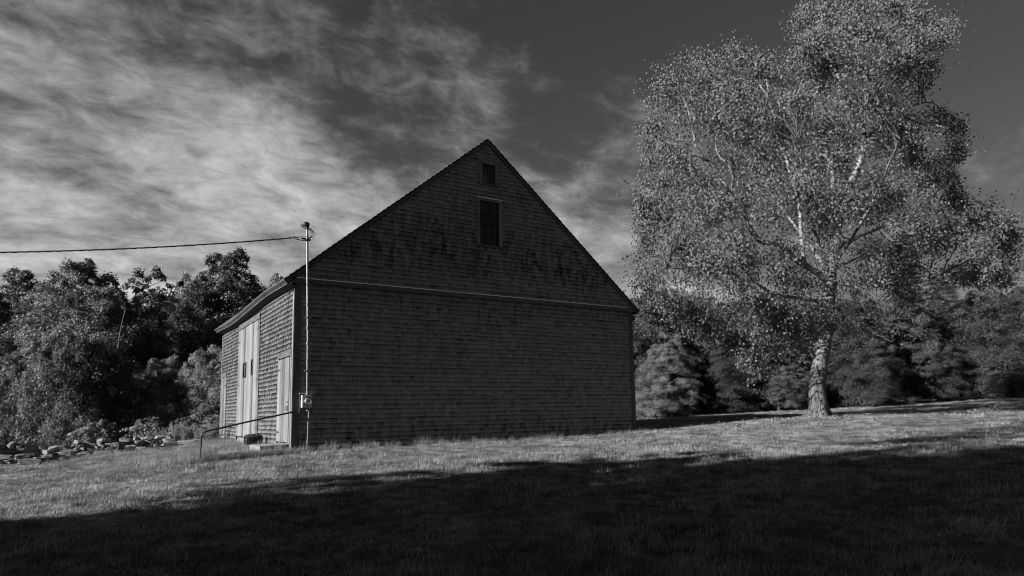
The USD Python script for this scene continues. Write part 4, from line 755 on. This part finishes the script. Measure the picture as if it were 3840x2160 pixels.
instancer('tall_grass', 'long unmown grass along the barn foot, steps and stone wall', 'grass', [lambda p, k=k: blades(200 + k, 24, .12, (.14, .38), (.005, .010), 1.3, 'grass_blade', p, 4, .4) for k in range(4)],
    np.stack([x, y, ground(x, y)], 1), gr.uniform(0, 2 * np.pi, len(x)), np.stack([s, s, s], 1), gr.integers(0, 4, len(x)))

def weed(name, seed, n, h, leafy_=True):
    r = np.random.default_rng(seed); c = cls(name); b = MB(); Q, Dd, Nn, Ls = [], [], [], []
    for _ in range(n):
        az = r.uniform(0, 2 * np.pi); d = np.array([math.cos(az), math.sin(az), 0]); H = r.uniform(.65, 1.) * h; t_ = np.linspace(0, 1, 8)
        cv = d * (r.uniform(0, .14) + r.uniform(.1, .4) * H * t_[:, None] ** 2) + np.array([0, 0, 1]) * (H * t_ * (1 - .12 * t_))[:, None]; b.tube(cv, np.linspace(.006, .002, 8), 4, caps=False)
        m_ = int(60 * H); tt_ = r.uniform(.15, 1, m_); p = np.stack([np.interp(tt_, t_, cv[:, q_]) for q_ in range(3)], 1); a2 = r.uniform(0, 2 * np.pi, m_); dd = unit(np.stack([np.cos(a2), np.sin(a2), r.uniform(-.2, .7, m_)], 1))
        L = r.uniform(.06, .13, m_) * (1.1 - .5 * tt_); Q.append(p + dd * L[:, None] * .5); Dd.append(dd); Nn.append(unit(np.array([0, 0, 1.]) + r.normal(0, .35, (m_, 3)))); Ls.append(L)
    usdkit.mesh(stage, f'{c.GetPath()}/stem', b.get(), '/World/Looks/weed_leaf', smooth=True)
    usdkit.mesh(stage, f'{c.GetPath()}/foliage', leaf_mesh(np.vstack(Q), np.vstack(Dd), np.vstack(Nn), np.concatenate(Ls), np.concatenate(Ls) * .26), '/World/Looks/weed_leaf'); return c
weeds = [weed('weed_a', 41, 14, .85), weed('weed_b', 42, 11, .65)]
for k, (px, D, sc) in enumerate(((540, 23.6, .85), (570, 23.8, .8), (598, 23.6, .85), (625, 23.8, 1.0), (648, 23.7, 1.1), (672, 23.9, 1.15), (695, 23.7, 1.1), (715, 23.9, 1.0), (742, 23.6, .9), (768, 23.4, 1.05), (790, 23.6, 1.1), (812, 23.8, .9))):
    p = at(px, 1650, D); place(weeds[k % 2], 'tall_weed', 'tall leafy weed with arching stems at the end of the stone wall', 'weed', (p[0], p[1], gz(p[0], p[1])), k * 2.1, sc, 'tall weeds between the stone wall and barn')
for px, D, sc, lb in ((1312, 17.3, .42, 'small leafy weed with pale top against the gable foot'), (1205, 16.6, .32, 'low weed beside the ground conduit'), (980, 17.6, .5, 'weed growing beside the step stones')):
    p = at(px, 1680, D); place(weeds[1], 'small_weed', lb, 'weed', (p[0], p[1], gz(p[0], p[1])), px, sc)
for lb, px, py, h_, seed in (('pale dry grass clump in the shaded right foreground', 3660, 1990, (.10, .32), 7), ('second pale grass clump at the lower right, nearer the bottom edge', 3560, 2140, (.08, .22), 8)):
    d_ = at(px, py, 1.) - EYE; tq = np.linspace(3, 20, 400); PP = EYE + d_ * tq[:, None]; k = int(np.argmax(PP[:, 2] < ground(PP[:, 0], PP[:, 1]))); p = PP[k]
    path = path_of('dry_grass_clump'); blades(seed, 130, .26, h_, (.007, .013), 1.7, 'dry_grass', path, 4, .5); pr = stage.GetPrimAtPath(path); UsdGeom.Xformable(pr).AddTranslateOp().Set(Gf.Vec3d(*map(float, p))); tag(pr, lb, 'grass clump')
def dead_leaf(path, seed):
    r = np.random.default_rng(seed); a_ = np.linspace(0, 2 * np.pi, 9)[:-1]; R_ = .045 * (1 + .25 * np.cos(a_ * 2) + r.normal(0, .1, 8)); v = np.vstack([[0, 0, .0], np.stack([np.cos(a_) * R_ * 1.25, np.sin(a_) * R_, .02 * np.cos(a_ * 2 + seed) + r.normal(0, .006, 8)], 1)])
    usdkit.mesh(stage, path, (v, np.array([(0, k + 1, (k + 1) % 8 + 1) for k in range(8)])), '/World/Looks/dry_leaf')
x = np.concatenate([gr.normal(base[0] + 2.5, 4.2, 900), gr.uniform(-4, 14, 60)]); y = np.concatenate([gr.normal(base[1] - 1.2, 1.7, 900), gr.uniform(-14, -1, 60)]); ok = ~((x > -.1) & (x < BW + .1) & (y > -.1)); x, y = x[ok], y[ok]; s = gr.uniform(.4, 1.2, len(x)) * np.where(y < -6, .6, .85)
instancer('fallen_leaves', 'pale fallen leaves scattered over the grass below the birch', 'leaves', [lambda p, k=k: dead_leaf(p, k) for k in range(3)], np.stack([x, y, ground(x, y) + gr.uniform(.05, .10, len(x))], 1), gr.uniform(0, 2 * np.pi, len(x)), np.stack([s, s, s], 1), gr.integers(0, 3, len(x)))
